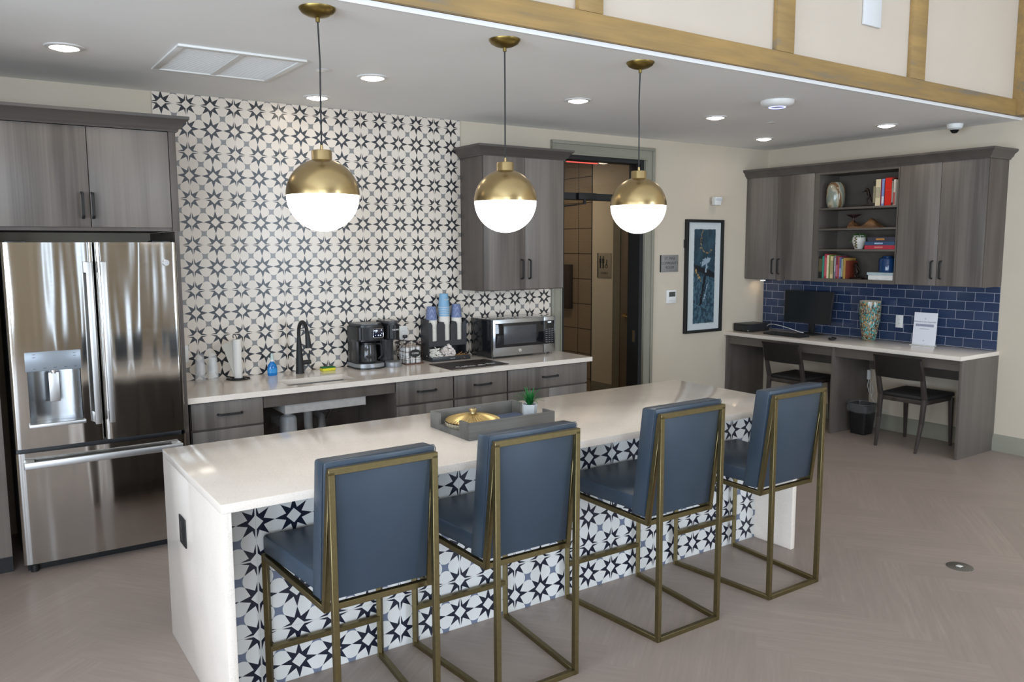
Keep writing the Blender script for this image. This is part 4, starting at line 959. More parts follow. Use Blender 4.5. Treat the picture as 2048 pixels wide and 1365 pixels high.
pp = thing('potted_plant', 'small spiky green plant in a light grey square pot in the tray', 'potted plant', (2.325, -2.47, zt0 + .031))
pz = zt0 + .0305; px, py = 2.322, -2.475
part('pot', MB().lathe([(0, 0), (.032, 0), (.034, .003), (.039, .074), (.037, .076), (.035, .074), (.034, .06), (0, .06)], (px, py, pz), 8), plain('pot_grey', hexc('c9cbcc'), .6, var=.04), pp)
part('soil', MB().cyl((px, py, pz + .0602), .030, .008, 12), plain('soil', hexc('4b3a2c'), .9, var=.3, sc=200), pp)
LEAF = plain('leaf_green', hexc('2f8a45'), .5, var=.25, sc=40)
m = MB()
for k in range(40):
    a = k * 2.4; L_ = random.uniform(.06, .10) * (1 if k % 3 else 1.15); lean = .12 + .9 * (k / 40) ** 1.1; t = bmesh.new(); prev = None; p0 = Vector((px + .008 * math.cos(a), py + .008 * math.sin(a), pz + .068)); ang = PI / 2 - lean * .5
    for q in range(8):
        w_ = .0055 * (1 - q / 7.5) ** .7 + .0003; sd = Vector((-math.sin(a), math.cos(a), 0)) * w_
        cur = (t.verts.new(p0 - sd), t.verts.new(p0 + Vector((0, 0, -.0012)) * (q < 7)), t.verts.new(p0 + sd))
        if prev: t.faces.new((prev[0], prev[1], cur[1], cur[0])); t.faces.new((prev[1], prev[2], cur[2], cur[1]))
        prev = cur; p0 = p0 + Vector((math.cos(a) * math.cos(ang), math.sin(a) * math.cos(ang), math.sin(ang))) * L_ / 7; ang -= lean * .28
    bmesh.ops.solidify(t, geom=t.faces[:], thickness=.0008); m.add(t)
part('leaves', m, LEAF, pp, smooth=60)

# ---------------------------------------------------------------- pictures and plates on the wall
ar = thing('framed_artwork', 'tall black framed abstract in teal with gold and white streaks', 'picture', (6.24, -.02, 1.43))
qx0, qx1, qz0, qz1 = 5.975, 6.510, .865, 2.0; yf_ = -.038
m = MB(); t_ = .028
m.box(qx0, qx0 + t_, yf_, -.001, qz0, qz1, .002).box(qx1 - t_, qx1, yf_, -.001, qz0, qz1, .002).box(qx0 + t_, qx1 - t_, yf_, -.001, qz0, qz0 + t_, .002).box(qx0 + t_, qx1 - t_, yf_, -.001, qz1 - t_, qz1, .002)
part('frame', m, BLACKM, ar)
part('mount', MB().box(qx0 + t_, qx1 - t_, -.014, -.001, qz0 + t_, qz1 - t_), plain('mount_white', hexc('c9cfce'), .8, var=.01), ar)
def art():
    m = NT('abstract_art'); M = m.math; o = m.coord(); P_ = m.vec(o['X'], 0.0, o['Z'])
    n1 = m.noise(m.scaled((4, 1, 3)), 2.5, 6, .65); n2 = m.noise(m.scaled((9, 1, 6)), 3, 5, .7)
    X = M('ADD', M('SUBTRACT', o['X'], 0.0), M('MULTIPLY', M('SUBTRACT', n2, .5), .13)); Z = M('ADD', o['Z'], M('MULTIPLY', M('SUBTRACT', n1, .5), .12))
    def seg(x0, z0, x1, z1, wd):   # soft streak
        dx, dz = x1 - x0, z1 - z0; L2 = dx * dx + dz * dz
        tt = M('MINIMUM', M('MAXIMUM', M('DIVIDE', M('ADD', M('MULTIPLY', M('SUBTRACT', X, x0), dx), M('MULTIPLY', M('SUBTRACT', Z, z0), dz)), L2), 0.0), 1.0)
        ex_ = M('SUBTRACT', M('SUBTRACT', X, x0), M('MULTIPLY', tt, dx)); ez = M('SUBTRACT', M('SUBTRACT', Z, z0), M('MULTIPLY', tt, dz))
        return M('LESS_THAN', M('SQRT', M('ADD', M('MULTIPLY', ex_, ex_), M('MULTIPLY', ez, ez))), M('MULTIPLY', wd, M('ADD', .4, n2)))
    base = m.ramp(n1, [(.35, hexc('1a2731')), (.5, hexc('243e4b')), (.65, hexc('33505d'))])
    low = m.mix(M('MULTIPLY', M('LESS_THAN', Z, 0.0), M('GREATER_THAN', n2, .5)), base, hexc('44616f'))
    dark = m.mix(M('MAXIMUM', seg(-.12, .08, .12, .02, .035), seg(.01, .0, -.05, -.28, .018)), low, hexc('10161c'))
    white = m.mix(M('MAXIMUM', seg(-.03, .13, .06, .17, .026), M('MAXIMUM', seg(.03, .14, .02, .05, .012), seg(.05, -.06, -.01, -.25, .008))), dark, hexc('8fa0ac'))
    gold_ = m.mix(M('MULTIPLY', M('GREATER_THAN', m.noise(m.scaled((30, 1, 30)), 2, 3), .47), M('MAXIMUM', M('MAXIMUM', seg(-.04, .47, -.06, .30, .005), seg(-.06, .30, .03, .22, .007)), M('MAXIMUM', seg(.03, .22, .09, .27, .006), seg(-.14, .07, -.06, -.03, .011)))), white, hexc('a5854a'))
    m.set(gold_, .6); m.bump(n2, .3, .003); return m.m
t = bmesh.new(); N = 60; pts = []
ux0, ux1, uz0, uz1 = 6.098, 6.398, .960, 1.905
def jag(a, b, n_, f): return [f(a + (b - a) * i / n_, random.uniform(-.002, .002)) for i in range(n_)]
poly = jag(uz0, uz1, 60, lambda z, j: (ux0 + j, z)) + jag(ux0, ux1, 20, lambda x, j: (x, uz1 + j)) + jag(uz1, uz0, 60, lambda z, j: (ux1 + j, z)) + jag(ux1, ux0, 20, lambda x, j: (x, uz0 + j))
cxa, cza = (ux0 + ux1) / 2, (uz0 + uz1) / 2
pa_ = part('painted_sheet', MB().prism([(x, z) for x, z in poly], 'y', -.022, -.019), art(), ar)
# centre the art coordinates on the sheet
for v in pa_.data.vertices: v.co -= Vector((cxa, 0, cza)) - base_of(ar)
pa_.location = Vector((cxa, 0, cza)) - base_of(ar)
part('clip', MB().box(qx0 - .012, qx0 - .0002, -.02, -.004, 1.72, 1.80, .002), BLACKM, ar)
sg_ = thing('room_sign', 'grey community room plaque with dark lettering beside the artwork', 'sign', (5.77, -.01, 1.57))
part('plate', MB().box(5.652, 5.886, -.010, -.001, 1.487, 1.652, .001), plain('plaque_grey', hexc('8f8d8a'), .45, .2), sg_)
part('edge_strip', MB().box(5.644, 5.652, -.011, -.001, 1.487, 1.652), BLACKM, sg_)
for s_, zz in (('ST. MAX', 1.618), ('COMMUNITY', 1.572), ('ROOM', 1.530)): text('lettering', s_, .038, (5.77, -.0102, zz), 'y-', plain('sign_ink', hexc('4a4845'), .5), sg_, space=1.0)
th = thing('thermostat', 'small white wall thermostat with a grey screen below the plaque', 'thermostat', (5.79, -.01, 1.24))
part('body', MB().box(5.728, 5.858, -.022, -.001, 1.182, 1.312, .004), WHITEP, th)
part('screen', MB().box(5.755, 5.84, -.0235, -.022, 1.245, 1.292, .001), plain('lcd_grey', hexc('4c4d48'), .25), th)
m = MB()
for k in range(3): m.box(5.757 + k * .030, 5.775 + k * .030, -.0232, -.022, 1.202, 1.212, .001)
part('buttons', m, plain('thermostat_button', hexc('cfcfcd'), .5), th)
ms = thing('motion_sensor', 'white motion sensor on a bracket high on the wall above the artwork', 'sensor', (6.37, -.03, 2.19))
part('housing', MB().hexa([(6.315, -.075, 2.145), (6.40, -.085, 2.145), (6.41, -.035, 2.145), (6.325, -.025, 2.145), (6.31, -.09, 2.225), (6.40, -.10, 2.225), (6.41, -.04, 2.23), (6.32, -.03, 2.23)], .008), WHITEP, ms)
part('lens', MB().hexa([(6.318, -.092, 2.19), (6.392, -.10, 2.19), (6.392, -.09, 2.19), (6.318, -.08, 2.19), (6.316, -.094, 2.215), (6.394, -.103, 2.215), (6.394, -.09, 2.215), (6.316, -.08, 2.215)], .003), plain('sensor_lens', hexc('c9cbd0'), .2), ms)
part('bracket', MB().tube([(6.36, -.001, 2.20), (6.36, -.045, 2.19)], .012, 10), WHITEP, ms)

# ---------------------------------------------------------------- desk
dk = thing('desk', 'built-in grey wood desk with a white quartz top along the right wall', 'desk', (6.9, -1.2, 0))
XD = 6.588
m = MB().box(XD, XR - .0005, -2.432, -.0005, ZD - .034, ZD, .001); part('desktop', m, QUARTZ, dk)
GW = wood('grey_panel_wood', hexc('5c544e'), hexc('69615a'), 'z', 1.4); 
for y in (-.014, -1.262, -2.418): part('side_panel', MB().box(XD + .032, XR - .0005, y - .0125, y + .0125 if y < -.1 else -.0005, .0005, ZD - .035, .0008), GW, dk)
GWY = wood('grey_apron_wood', hexc('544c46'), hexc('625a53'), 'y', 1.4)
for a, b_ in ((-1.249, -.027), (-2.405, -1.275)):
    part('apron', MB().box(XD + .05, XD + .068, a, b_, ZD - .125, ZD - .035), GWY, dk)
    part('rear_rail', MB().box(XR - .022, XR - .001, a, b_, .56, ZD - .035), GWY, dk)

# wall unit
un = thing('desk_wall_cabinet', 'long grey wood wall cabinet over the desk with doors and open shelves', 'cabinet', (7.04, -1.2, 1.39))
XF = 6.88; uz0_, uz1_ = 1.392, 2.448; UY = -2.412
part('left_body', MB().box(XF + .02, XR - .0005, -.815, -.0005, uz0_, uz1_), DKW, un)
part('right_body', MB().box(XF + .02, XR - .0005, UY, -1.668, uz0_, uz1_), DKW, un)
m = MB(); oy0, oy1, oz0, oz1 = -1.655, -.868, 1.425, 2.408
m.box(XF + .002, XR - .0005, -1.667, oy0, uz0_, uz1_).box(XF + .002, XR - .0005, oy1, -.816, uz0_, uz1_).box(XF + .002, XR - .0005, oy0, oy1, uz0_, oz0).box(XF + .002, XR - .0005, oy0, oy1, oz1, uz1_).box(XR - .012, XR - .0005, oy0, oy1, oz0, oz1)
part('open_case', m, INSIDE, un)
SH = [1.702, 1.898, 2.092]
for z in SH: part('shelf', MB().box(XF + .006, XR - .0125, oy0 + .001, oy1 - .001, z - .018, z, .001), INSIDE, un)
m = MB()
for z in SH:
    for x in (XF + .03, XF + .2): m.tube([(x, oy1 - .012, z + .006), (x, oy1 - .0005, z + .006)], .004, 8).tube([(x, oy0 + .012, z + .006), (x, oy0 + .0005, z + .006)], .004, 8)
part('shelf_pins', m, CHROME, un)
for y0_, y1_, hy in ((-.398, -.006, -.365), (-.812, -.402, -.435), (-2.035, -1.672, -2.0), (-2.408, -2.039, -2.074)):
    d = part('door', MB().box(XF - .001, XF + .0195, y0_, y1_, uz0_ + .004, 2.432, .0015), GREYW, un)
    part('handle', pull(MB(), (XF - .001, hy, 1.53), .15, 'z', (-1, 0, 0)), BLACKM, d)
t = bmesh.new()
A = [t.verts.new((XF - p, -.0005, 2.432 + q)) for p, q in cp]; B = [t.verts.new((XF - p, UY - p, 2.432 + q)) for p, q in cp]; W = [t.verts.new((XR - .0005, UY - p, 2.432 + q)) for p, q in cp]
for i in range(len(cp) - 1): t.faces.new((A[i], B[i], B[i + 1], A[i + 1])); t.faces.new((B[i], W[i], W[i + 1], B[i + 1]))
c_ = t.verts.new((XR - .0005, -.0005, 2.432 + cp[-1][1])); t.faces.new((A[-1], B[-1], W[-1], c_)); bmesh.ops.recalc_face_normals(t, faces=t.faces[:])
part('crown_moulding', MB().add(t), CROWN, un)
pk = thing('puck_light', 'small under-cabinet light at the left end above the desk', 'light', (6.98, -.14, 1.39))
part('housing', MB().cyl((7.06, -.10, 1.372), .03, .0195), WHITEP, pk); part('lens', MB().cyl((7.06, -.10, 1.370), .024, .002), emit('puck_glow', (1, .8, .55), 22), pk)

# ---- things on the shelves (z of each shelf top)
Z4, Z3, Z2, Z1 = SH[2] + .0008, SH[1] + .0008, SH[0] + .0008, oz0 + .0008
v1 = thing('ceramic_vase', 'glossy rounded vase in cream, grey and brown on the top shelf', 'vase', (7.0, -.965, Z4))
def swirl(name, a, b_, c, sc, rough=.12):
    m = NT(name); w_ = m.n('ShaderNodeTexWave'); w_.inputs['Scale'].default_value = sc; w_.inputs['Distortion'].default_value = 9; w_.inputs['Detail'].default_value = 3
    m.t.links.new(m.scaled((1, 1, 1), (.5, .4, 0)), w_.inputs[0]); m.set(m.ramp(w_.outputs[1], [(.1, a), (.45, b_), (.62, b_), (.85, c)]), rough); return m.m
part('body', MB().lathe([(0, 0), (.058, 0), (.072, .015), (.082, .05), (.086, .12), (.084, .17), (.076, .21), (.06, .235), (.05, .243), (.043, .240), (.04, .22), (0, .22)], (7.0, -.965, Z4), 40), swirl('vase_glaze', hexc('7a5e42'), hexc('aca58f'), hexc('858b7e'), 3.2), v1)
def figure(name, label, c, h, pose):
    f = thing(name, label, 'figurine', c); x, y, z = c; m = MB()
    part('base', MB().box(x - .03, x + .03, y - .065, y + .055, z, z + .014, .003), BRONZE, f)
    vs, es, rad = pose
    me = bpy.data.meshes.new('figure'); me.from_pydata([(x, y + a * h, z + .012 + b_ * h) if len(p_) == 2 else (x + p_[2] * h, y + a * h, z + .012 + b_ * h) for p_ in vs for a, b_ in [p_[:2]]], es, []); me.update()
    o = bpy.data.objects.new('tmp', me); COL.objects.link(o); sk_ = o.modifiers.new('s', 'SKIN'); su = o.modifiers.new('u', 'SUBSURF'); su.levels = 2
    for i, r_ in enumerate(rad): me.skin_vertices[0].data[i].radius = (r_ * h, r_ * h)
    me.skin_vertices[0].data[0].use_root = True
    dg = bpy.context.evaluated_depsgraph_get(); me2 = bpy.data.meshes.new_from_object(o.evaluated_get(dg)); bpy.data.objects.remove(o)
    b_ = MB(); b_.bm.from_mesh(me2); part('figure', b_, BRONZE, f)
    return f
BRONZE = plain('dark_bronze', hexc('2b211b'), .35, .5)
figure('bronze_figurine', 'dark bronze figurine of a striding, pushing man beside the top row of books', (6.96, -1.335, Z4), .165,
       ([(.0, .50), (.06, .72), (.10, .86), (.15, .97), (-.04, .48, .05), (-.12, .28, .05), (-.28, .04, .05), (-.02, .48, -.05), (.08, .28, -.05), (-.0, .03, -.05), (-.34, .0, .05), (.08, .0, -.05), (.12, .84, .10), (.26, .78, .10), (.36, .80, .08), (.12, .84, -.10), (.26, .74, -.10), (.37, .74, -.08)],
        [(0, 1), (1, 2), (2, 3), (0, 4), (4, 5), (5, 6), (6, 10), (0, 7), (7, 8), (8, 9), (9, 11), (2, 12), (12, 13), (13, 14), (2, 15), (15, 16), (16, 17)],
        [.09, .11, .05, .075, .06, .05, .03, .06, .05, .03, .02, .02, .04, .03, .022, .04, .03, .022]))
def vbook(y1, th_, z, h, col, label, dep=.16, xf=None, grp='books standing on the shelves', band=None, rough=.5):
    xf = xf or XF + .03
    b = book('book', label, xf, xf + dep, y1 - th_, y1, z, z + h, plain('cover_' + label[:16].replace(' ', '_'), hexc(col), rough, var=.08, sc=60), 'x-', group=grp, cv=.0022)
    if band: part('title_band', MB().box(xf - .0006, xf - .0001, y1 - th_ + .002, y1 - .002, z + h * band[0], z + h * band[1]), plain('band', hexc(band[2]), .5, var=.5, sc=300), b)
    return b
y = -1.405; G4 = 'books standing on the top shelf'
for th_, h, col, lab, band in ((.024, .222, '26241f', 'narrow black-brown book with pale lettering beside the figurine on the top shelf', (.12, .8, '8a8168')), (.048, .236, 'd8c9a4', 'thick cream book on the top shelf', (.3, .7, 'b0a68a')), (.011, .236, '7a2430', 'thin dark red book between the cream and blue ones on the top shelf', None),
                               (.024, .236, '7f8fc4', 'blue to pale book on the top shelf', (.08, .35, 'd5dcea')), (.007, .225, '4a1a22', 'very thin maroon book left of the thick red book', None), (.062, .243, 'd22a1c', 'thick bright red glossy book on the top shelf', (.55, .56, 'e8604a')),
                               (.018, .235, '3a2522', 'dark brown book with white marks right of the thick red book', (.1, .9, '9a8a84')), (.018, .225, 'c9beb0', 'half pale, half red book at the right end of the top shelf', (.02, .5, 'a8433a'))):
    vbook(y, th_ - .0008, Z4, h, col, lab, grp=None, band=band, rough=.3 if 'glossy' in lab else .5); y -= th_
wv = thing('driftwood_sculpture', 'brown wooden wave sculpture with a dark glass piece on the second shelf', 'sculpture', (7.0, -1.28, Z3))
prof = [(-1.13, .0), (-1.135, .05), (-1.16, .075), (-1.18, .055), (-1.21, .025), (-1.26, .02), (-1.30, .045), (-1.345, .09), (-1.375, .07), (-1.41, .04), (-1.455, .002)]
t = bmesh.new(); F_ = []; 
rowsA = []
for sx_, k in ((6.955, .7), (6.985, 1.0), (7.03, .95), (7.06, .6)):
    rowsA.append([t.verts.new((sx_, yy, Z3 + max(.001, zz * k))) for yy, zz in prof])
for A_, B_ in zip(rowsA, rowsA[1:]):
    for i in range(len(prof) - 1): t.faces.new((A_[i], A_[i + 1], B_[i + 1], B_[i]))
r_ = bmesh.ops.extrude_face_region(t, geom=t.faces[:])
for v in r_['geom']:
    if isinstance(v, bmesh.types.BMVert): v.co.z = Z3
bmesh.ops.recalc_face_normals(t, faces=t.faces[:])
part('wood_wave', MB().add(t), wood('carved_brown_wood', hexc('4e3322'), hexc('8d6540'), 'y', 4), wv, smooth=60)
part('glass_bowl', MB().lathe([(0, .055), (.02, .057), (.012, .07), (.012, .095), (.03, .105), (.07, .125), (.068, .127), (.03, .110), (0, .106)], (7.0, -1.165, Z3), 30), plain('dark_glass', (.04, .02, .018), .08), wv)
skp = thing('skull_planter', 'white cracked planter with trailing green leaves on the third shelf', 'planter', (6.985, -1.235, Z2))
part('pot', MB().lathe([(0, 0), (.035, 0), (.038, .012), (.052, .04), (.062, .075), (.058, .105), (.05, .128), (.045, .126), (.05, .10), (0, .095)], (6.985, -1.24, Z2), 28), plain('planter_white', hexc('cfccc4'), .35, var=.08, sc=20), skp)
m = MB()
for k in range(9): m.box(6.921 + abs(k - 5) * .0018, 6.928 + abs(k - 5) * .0018, -1.252 + (.006 if k % 2 else -.004), -1.238 + (.006 if k % 2 else -.004), Z2 + .01 + k * .0125, Z2 + .0225 + k * .0125)
part('crack', m, plain('planter_crack', hexc('5b4f2c'), .6), skp)
m = MB(); random.seed(5)
for k in range(150):
    a = random.random() * 2 * PI; q = random.random(); r_ = .03 + .05 * q; zz = .13 + .015 * random.random() - .11 * max(0, q - .35) * (1 if math.sin(a) > -.2 else .35)
    t = bmesh.new(); bmesh.ops.create_uvsphere(t, u_segments=6, v_segments=4, radius=.007)
    m.add(t, Matrix.Translation((6.985 + r_ * math.cos(a) * .8, -1.235 + r_ * math.sin(a), Z2 + zz)) @ Matrix.Rotation(random.random() * 3, 4, 'X') @ Matrix.Rotation(random.random() * 3, 4, 'Z') @ Matrix.Diagonal((1, .25, .8, 1)))
part('foliage', m, plain('dark_leaf', hexc('3d5a2c'), .6, var=.4, sc=60), skp)
z = Z2
for h, y0_, y1_, col, lab, bd_ in ((.037, -1.640, -1.345, 'b23442', 'red hardcover lying at the bottom of the flat stack on the third shelf', 'd0726a'), (.033, -1.636, -1.347, '39506f', 'blue hardcover in the middle of the flat stack on the third shelf', '9fb2c8'), (.041, -1.638, -1.372, '3c3b48', 'dark grey hardcover on top of the flat stack on the third shelf', 'b07a3a')):
    b = book('book', lab, XF + .03, XF + .21, y0_, y1_, z, z + h - .0005, plain('flatcover' + col, hexc(col), .45), 'x-', cv=.0025)
    part('title_band', MB().box(XF + .0294, XF + .0299, (y0_ + y1_) / 2 - .03, (y0_ + y1_) / 2 + .05, z + h * .3, z + h * .7), plain('band' + col, hexc(bd_), .5, var=.4, sc=200), b)
    z += h
y = -.872; G1 = None
for th_, h, col, lab, band in ((.040, .205, '1f1d18', 'black book with worn marks at the left end of the bottom shelf', (.3, .9, '5c5238')), (.016, .212, '2e8b72', 'slim teal green book on the bottom shelf', None), (.008, .218, '5e6c6a', 'very thin grey book beside the teal one', None), (.025, .232, 'a8303f', 'tall crimson book near the left of the bottom shelf', (.1, .85, 'c25a60')),
                               (.022, .220, 'e0cfae', 'cream book right of the crimson one on the bottom shelf', None), (.016, .226, '6c7a35', 'olive green book on the bottom shelf', None), (.031, .212, 'cbb98e', 'tan book right of the olive one on the bottom shelf', (.2, .8, 'a09468')), (.010, .20, '3b3a36', 'thin dark book between tan and grey ones', None), (.018, .218, '77767c', 'grey book in the middle of the bottom row', (.3, .9, 'a8a6a8')),
                               (.024, .215, '7e3140', 'burgundy book in the middle of the bottom row', (.1, .6, 'b0607a')), (.014, .205, 'a4523e', 'thin rust red book right of the burgundy one', None), (.020, .200, '5b5f93', 'purple blue book in the bottom row', (.1, .5, '9ea3c8')), (.020, .198, '1d2836', 'navy book with a pale striped spine in the bottom row', (.1, .95, '9aa28c')), (.026, .196, 'a8803f', 'mustard brown book near the right of the bottom row', None), (.018, .170, '6e2c1a', 'short dark red book at the right end of the bottom row', None)):
    vbook(y, th_ - .0008, Z1, h, col, lab, grp=None, band=band); y -= th_
figure('dark_bookend', 'dark crouching figure bookend right of the bottom row of books', (6.97, -1.24, Z1), .15,
       ([(.0, .35), (.06, .6), (.10, .78), (.08, .95), (-.1, .3, .08), (.05, .2, .10), (-.05, .02, .08), (-.1, .3, -.08), (.08, .16, -.08), (.0, .02, -.08), (.1, .75, .12), (.22, .5, .12), (.18, .3, .1), (-.15, .62, -.1), (-.25, .45, -.1)],
        [(0, 1), (1, 2), (2, 3), (0, 4), (4, 5), (5, 6), (0, 7), (7, 8), (8, 9), (2, 10), (10, 11), (11, 12), (2, 13), (13, 14)],
        [.13, .15, .08, .12, .08, .06, .04, .08, .06, .04, .06, .05, .035, .06, .04]))
book('book', 'white thick book lying under the pale blue one on the bottom shelf', XF + .03, XF + .20, -1.632, -1.395, Z1, Z1 + .043, plain('white_cover', hexc('dcdad4'), .5), 'x-')
book('book', 'pale blue book lying on the white one under the blue jar', XF + .028, XF + .215, -1.634, -1.382, Z1 + .0435, Z1 + .068, plain('paleblue_cover', hexc('a6b6b8'), .5), 'x-')
jr = thing('blue_jar', 'glossy cobalt blue lidded jar standing on two flat books', 'jar', (6.995, -1.535, Z1 + .0685))
CO = plain('cobalt_glaze', hexc('1a3a63'), .12)
part('body', MB().lathe([(0, 0), (.068, 0), (.072, .006), (.073, .02), (.073, .115), (.066, .128), (.05, .135), (0, .135)], (6.995, -1.525, Z1 + .0685), 36), CO, jr)
part('lid', MB().lathe([(0, .135), (.045, .135), (.047, .142), (.04, .150), (0, .152)], (6.995, -1.525, Z1 + .0685), 36), CO, jr)

# ---------------------------------------------------------------- on the desk
z = ZD + .0005
pcx = thing('computer', 'black flat desktop computer lying at the left end of the desk', 'computer', (6.9, -.12, ZD))
CT = plain('computer_black', (.014, .014, .015), .4)
part('case', MB().box(6.715, 7.03, -.225, -.018, z + .004, z + .082, .003), CT, pcx)
m = MB()
for k in range(9): m.box(6.7145, 6.7155, -.20, -.06, z + .016 + k * .005, z + .018 + k * .005)
part('front_grille', m, plain('grille_dark', (.03, .03, .03), .6), pcx)
part('badge', MB().box(6.7142, 6.7149, -.215, -.200, z + .012, z + .018), CHROME, pcx)
for xx in (6.74, 7.0):
    for yy in (-.20, -.04): part('foot', MB().cyl((xx, yy, z), .01, .0042), BLACK, pcx)
mo = thing('monitor', 'black flat desktop monitor angled on the desk beside the computer', 'monitor', (7.06, -.66, ZD))
mx = 7.03
part('bezel', MB().hexa([(mx - .004, -.405, .965), (mx + .022, -.405, .965), (mx + .022, -.94, .965), (mx - .004, -.94, .965), (mx + .022, -.39, 1.285), (mx + .044, -.39, 1.285), (mx + .044, -.955, 1.285), (mx + .022, -.955, 1.285)], .004), CT, mo)
part('screen', MB().hexa([(mx - .0052, -.412, .978), (mx - .003, -.412, .978), (mx - .003, -.933, .978), (mx - .0052, -.933, .978), (mx + .0195, -.398, 1.278), (mx + .022, -.398, 1.278), (mx + .022, -.947, 1.278), (mx + .0195, -.947, 1.278)]), plain('screen_off', (.006, .008, .009), .22, var=.02), mo)
part('stand', MB().box(mx + .03, mx + .055, -.735, -.675, z + .01, 1.12, .004), CT, mo)
part('stand_base', MB().box(mx - .06, mx + .11, -.80, -.60, z, z + .012, .004), CT, mo)
kb = thing('keyboard', 'black full-size keyboard lying on the desk in front of the monitor', 'keyboard', (6.78, -.62, ZD))
KM = Matrix.Translation((6.775, -.625, z)) @ Matrix.Rotation(math.radians(-4), 4, 'Z')
def kadd(m, *bx, **k): t = MB().box(*bx, **k); m.bm.from_mesh(_tm(t, KM)); return m
def _tm(mb, M): mb.bm.transform(M); me = bpy.data.meshes.new('t'); mb.bm.to_mesh(me); mb.bm.free(); return me
part('case', kadd(MB(), -.075, .075, -.225, .225, .0, .016, bev=.003), CT, kb)
m = MB(); kadd(m, -.068, .068, -.218, .218, .0155, .0168)
for r_ in range(6):
    for c_ in range(21):
        if c_ in (15, 17) : continue
        kadd(m, -.064 + r_ * .0215, -.046 + r_ * .0215, -.214 + c_ * .0205, -.197 + c_ * .0205, .016, .021 + .0008 * r_)
part('key_field', m, plain('key_black', (.03, .03, .03), .5), kb)
ms_ = thing('computer_mouse', 'small black computer mouse on the desk right of the keyboard', 'mouse', (6.77, -1.145, ZD))
part('shell', MB().ball((6.775, -1.145, z + .016), .03, (1.7, 1.05, .55), 20), plain('mouse_black', (.016, .016, .016), .22), ms_)
part('wheel', MB().cyl((6.742, -1.148, z + .029), .006, .006, 12, rot=Matrix.Rotation(PI / 2, 4, 'X')), plain('wheel_grey', (.1, .1, .1), .5), ms_)
cb = thing('monitor_cable', 'white and black cable arching behind the keyboard under the monitor', 'cable', (7.0, -.4, ZD))
part('cable', MB().tube([(6.99, -.228, z + .052), (6.97, -.27, z + .075), (6.95, -.34, z + .082), (6.95, -.44, z + .07), (6.96, -.55, z + .048), (6.985, -.64, z + .02), (7.01, -.66, z + .016)], .0035), plain('cable_white', hexc('c9c9c9'), .5), cb)
mv = thing('mosaic_vase', 'tall tapered multicoloured mottled glass vase standing on the desk', 'vase', (7.08, -1.315, ZD))
def mosaic():
    m = NT('mottled_vase'); v = m.n('ShaderNodeTexVoronoi'); v.inputs['Scale'].default_value = 1.0; m.t.links.new(m.scaled((110, 110, 70)), v.inputs[0])
    s_ = m.n('ShaderNodeSeparateColor'); m.t.links.new(v.outputs[1], s_.inputs[0]); nz = m.noise(scale=9, detail=2)
    f = m.math('ADD', m.math('MULTIPLY', s_.outputs[0], .75), m.math('MULTIPLY', m.math('SUBTRACT', nz, .38), .7))
    r_ = m.ramp(f, [(.0, hexc('3c2f22')), (.18, hexc('8a6a45')), (.32, hexc('6f6157')), (.46, hexc('a89c82')), (.58, hexc('4f9a98')), (.70, hexc('2f6e6a')), (.82, hexc('b08a3e')), (.95, hexc('8fb0a8'))])
    for e in r_.node.color_ramp.elements: pass
    r_.node.color_ramp.interpolation = 'CONSTANT'; m.set(r_, .1); return m.m
part('body', MB().lathe([(0, 0), (.056, 0), (.060, .006), (.070, .06), (.086, .16), (.096, .26), (.098, .33), (.096, .365), (.092, .368), (.090, .36), (.09, .3), (.06, .03), (0, .02)], (7.08, -1.325, z), 44), mosaic(), mv)
part('rim', MB().lathe([(.0885, .366), (.093, .371), (.097, .366)], (7.08, -1.325, z), 44), plain('vase_rim', hexc('d8cdb8'), .15), mv)
ws = thing('stand_sign', 'white acrylic stand sign with guest wifi text on the desk', 'sign', (7.11, -1.84, ZD))
wx = 7.10
part('sheet', MB().hexa([(wx - .002, -1.735, z + .004), (wx + .002, -1.735, z + .004), (wx + .002, -1.945, z + .004), (wx - .002, -1.945, z + .004), (wx + .02, -1.735, z + .29), (wx + .024, -1.735, z + .29), (wx + .024, -1.945, z + .29), (wx + .02, -1.945, z + .29)]), plain('sign_paper', hexc('e9e8ee'), .35, var=.005), ws)
part('foot', MB().box(wx - .045, wx + .03, -1.945, -1.735, z, z + .004, .001), plain('acrylic', hexc('e6e2da'), .15), ws)
INK = plain('ink_grey', hexc('8d8d95'), .6); BLU = plain('blue_grey_bar', hexc('9a9aac'), .5)
def lx(zz): return wx - .002 + .022 * (zz - .004) / .286 - .0012
for s_, sz, zz, mt_ in (('Welcome to Our Guest WiFi', .0165, .208, INK), ('connect to the network', .009, .146, INK)): text('lettering', s_, sz, (lx(zz), -1.838, z + zz), 'x-', mt_, ws)
part('blue_bar', MB().hexa([(lx(.166), -1.755, z + .166), (lx(.166) + .001, -1.755, z + .166), (lx(.166) + .001, -1.92, z + .166), (lx(.166), -1.92, z + .166), (lx(.188), -1.755, z + .188), (lx(.188) + .001, -1.755, z + .188), (lx(.188) + .001, -1.92, z + .188), (lx(.188), -1.92, z + .188)]), BLU, ws)
for zz in (.235, .04): part('small_mark', MB().ball((lx(zz) + .0008, -1.838, z + zz), .007, (.12, 1, 1), 12), plain('mark_grey', hexc('c4c4ca'), .6), ws)

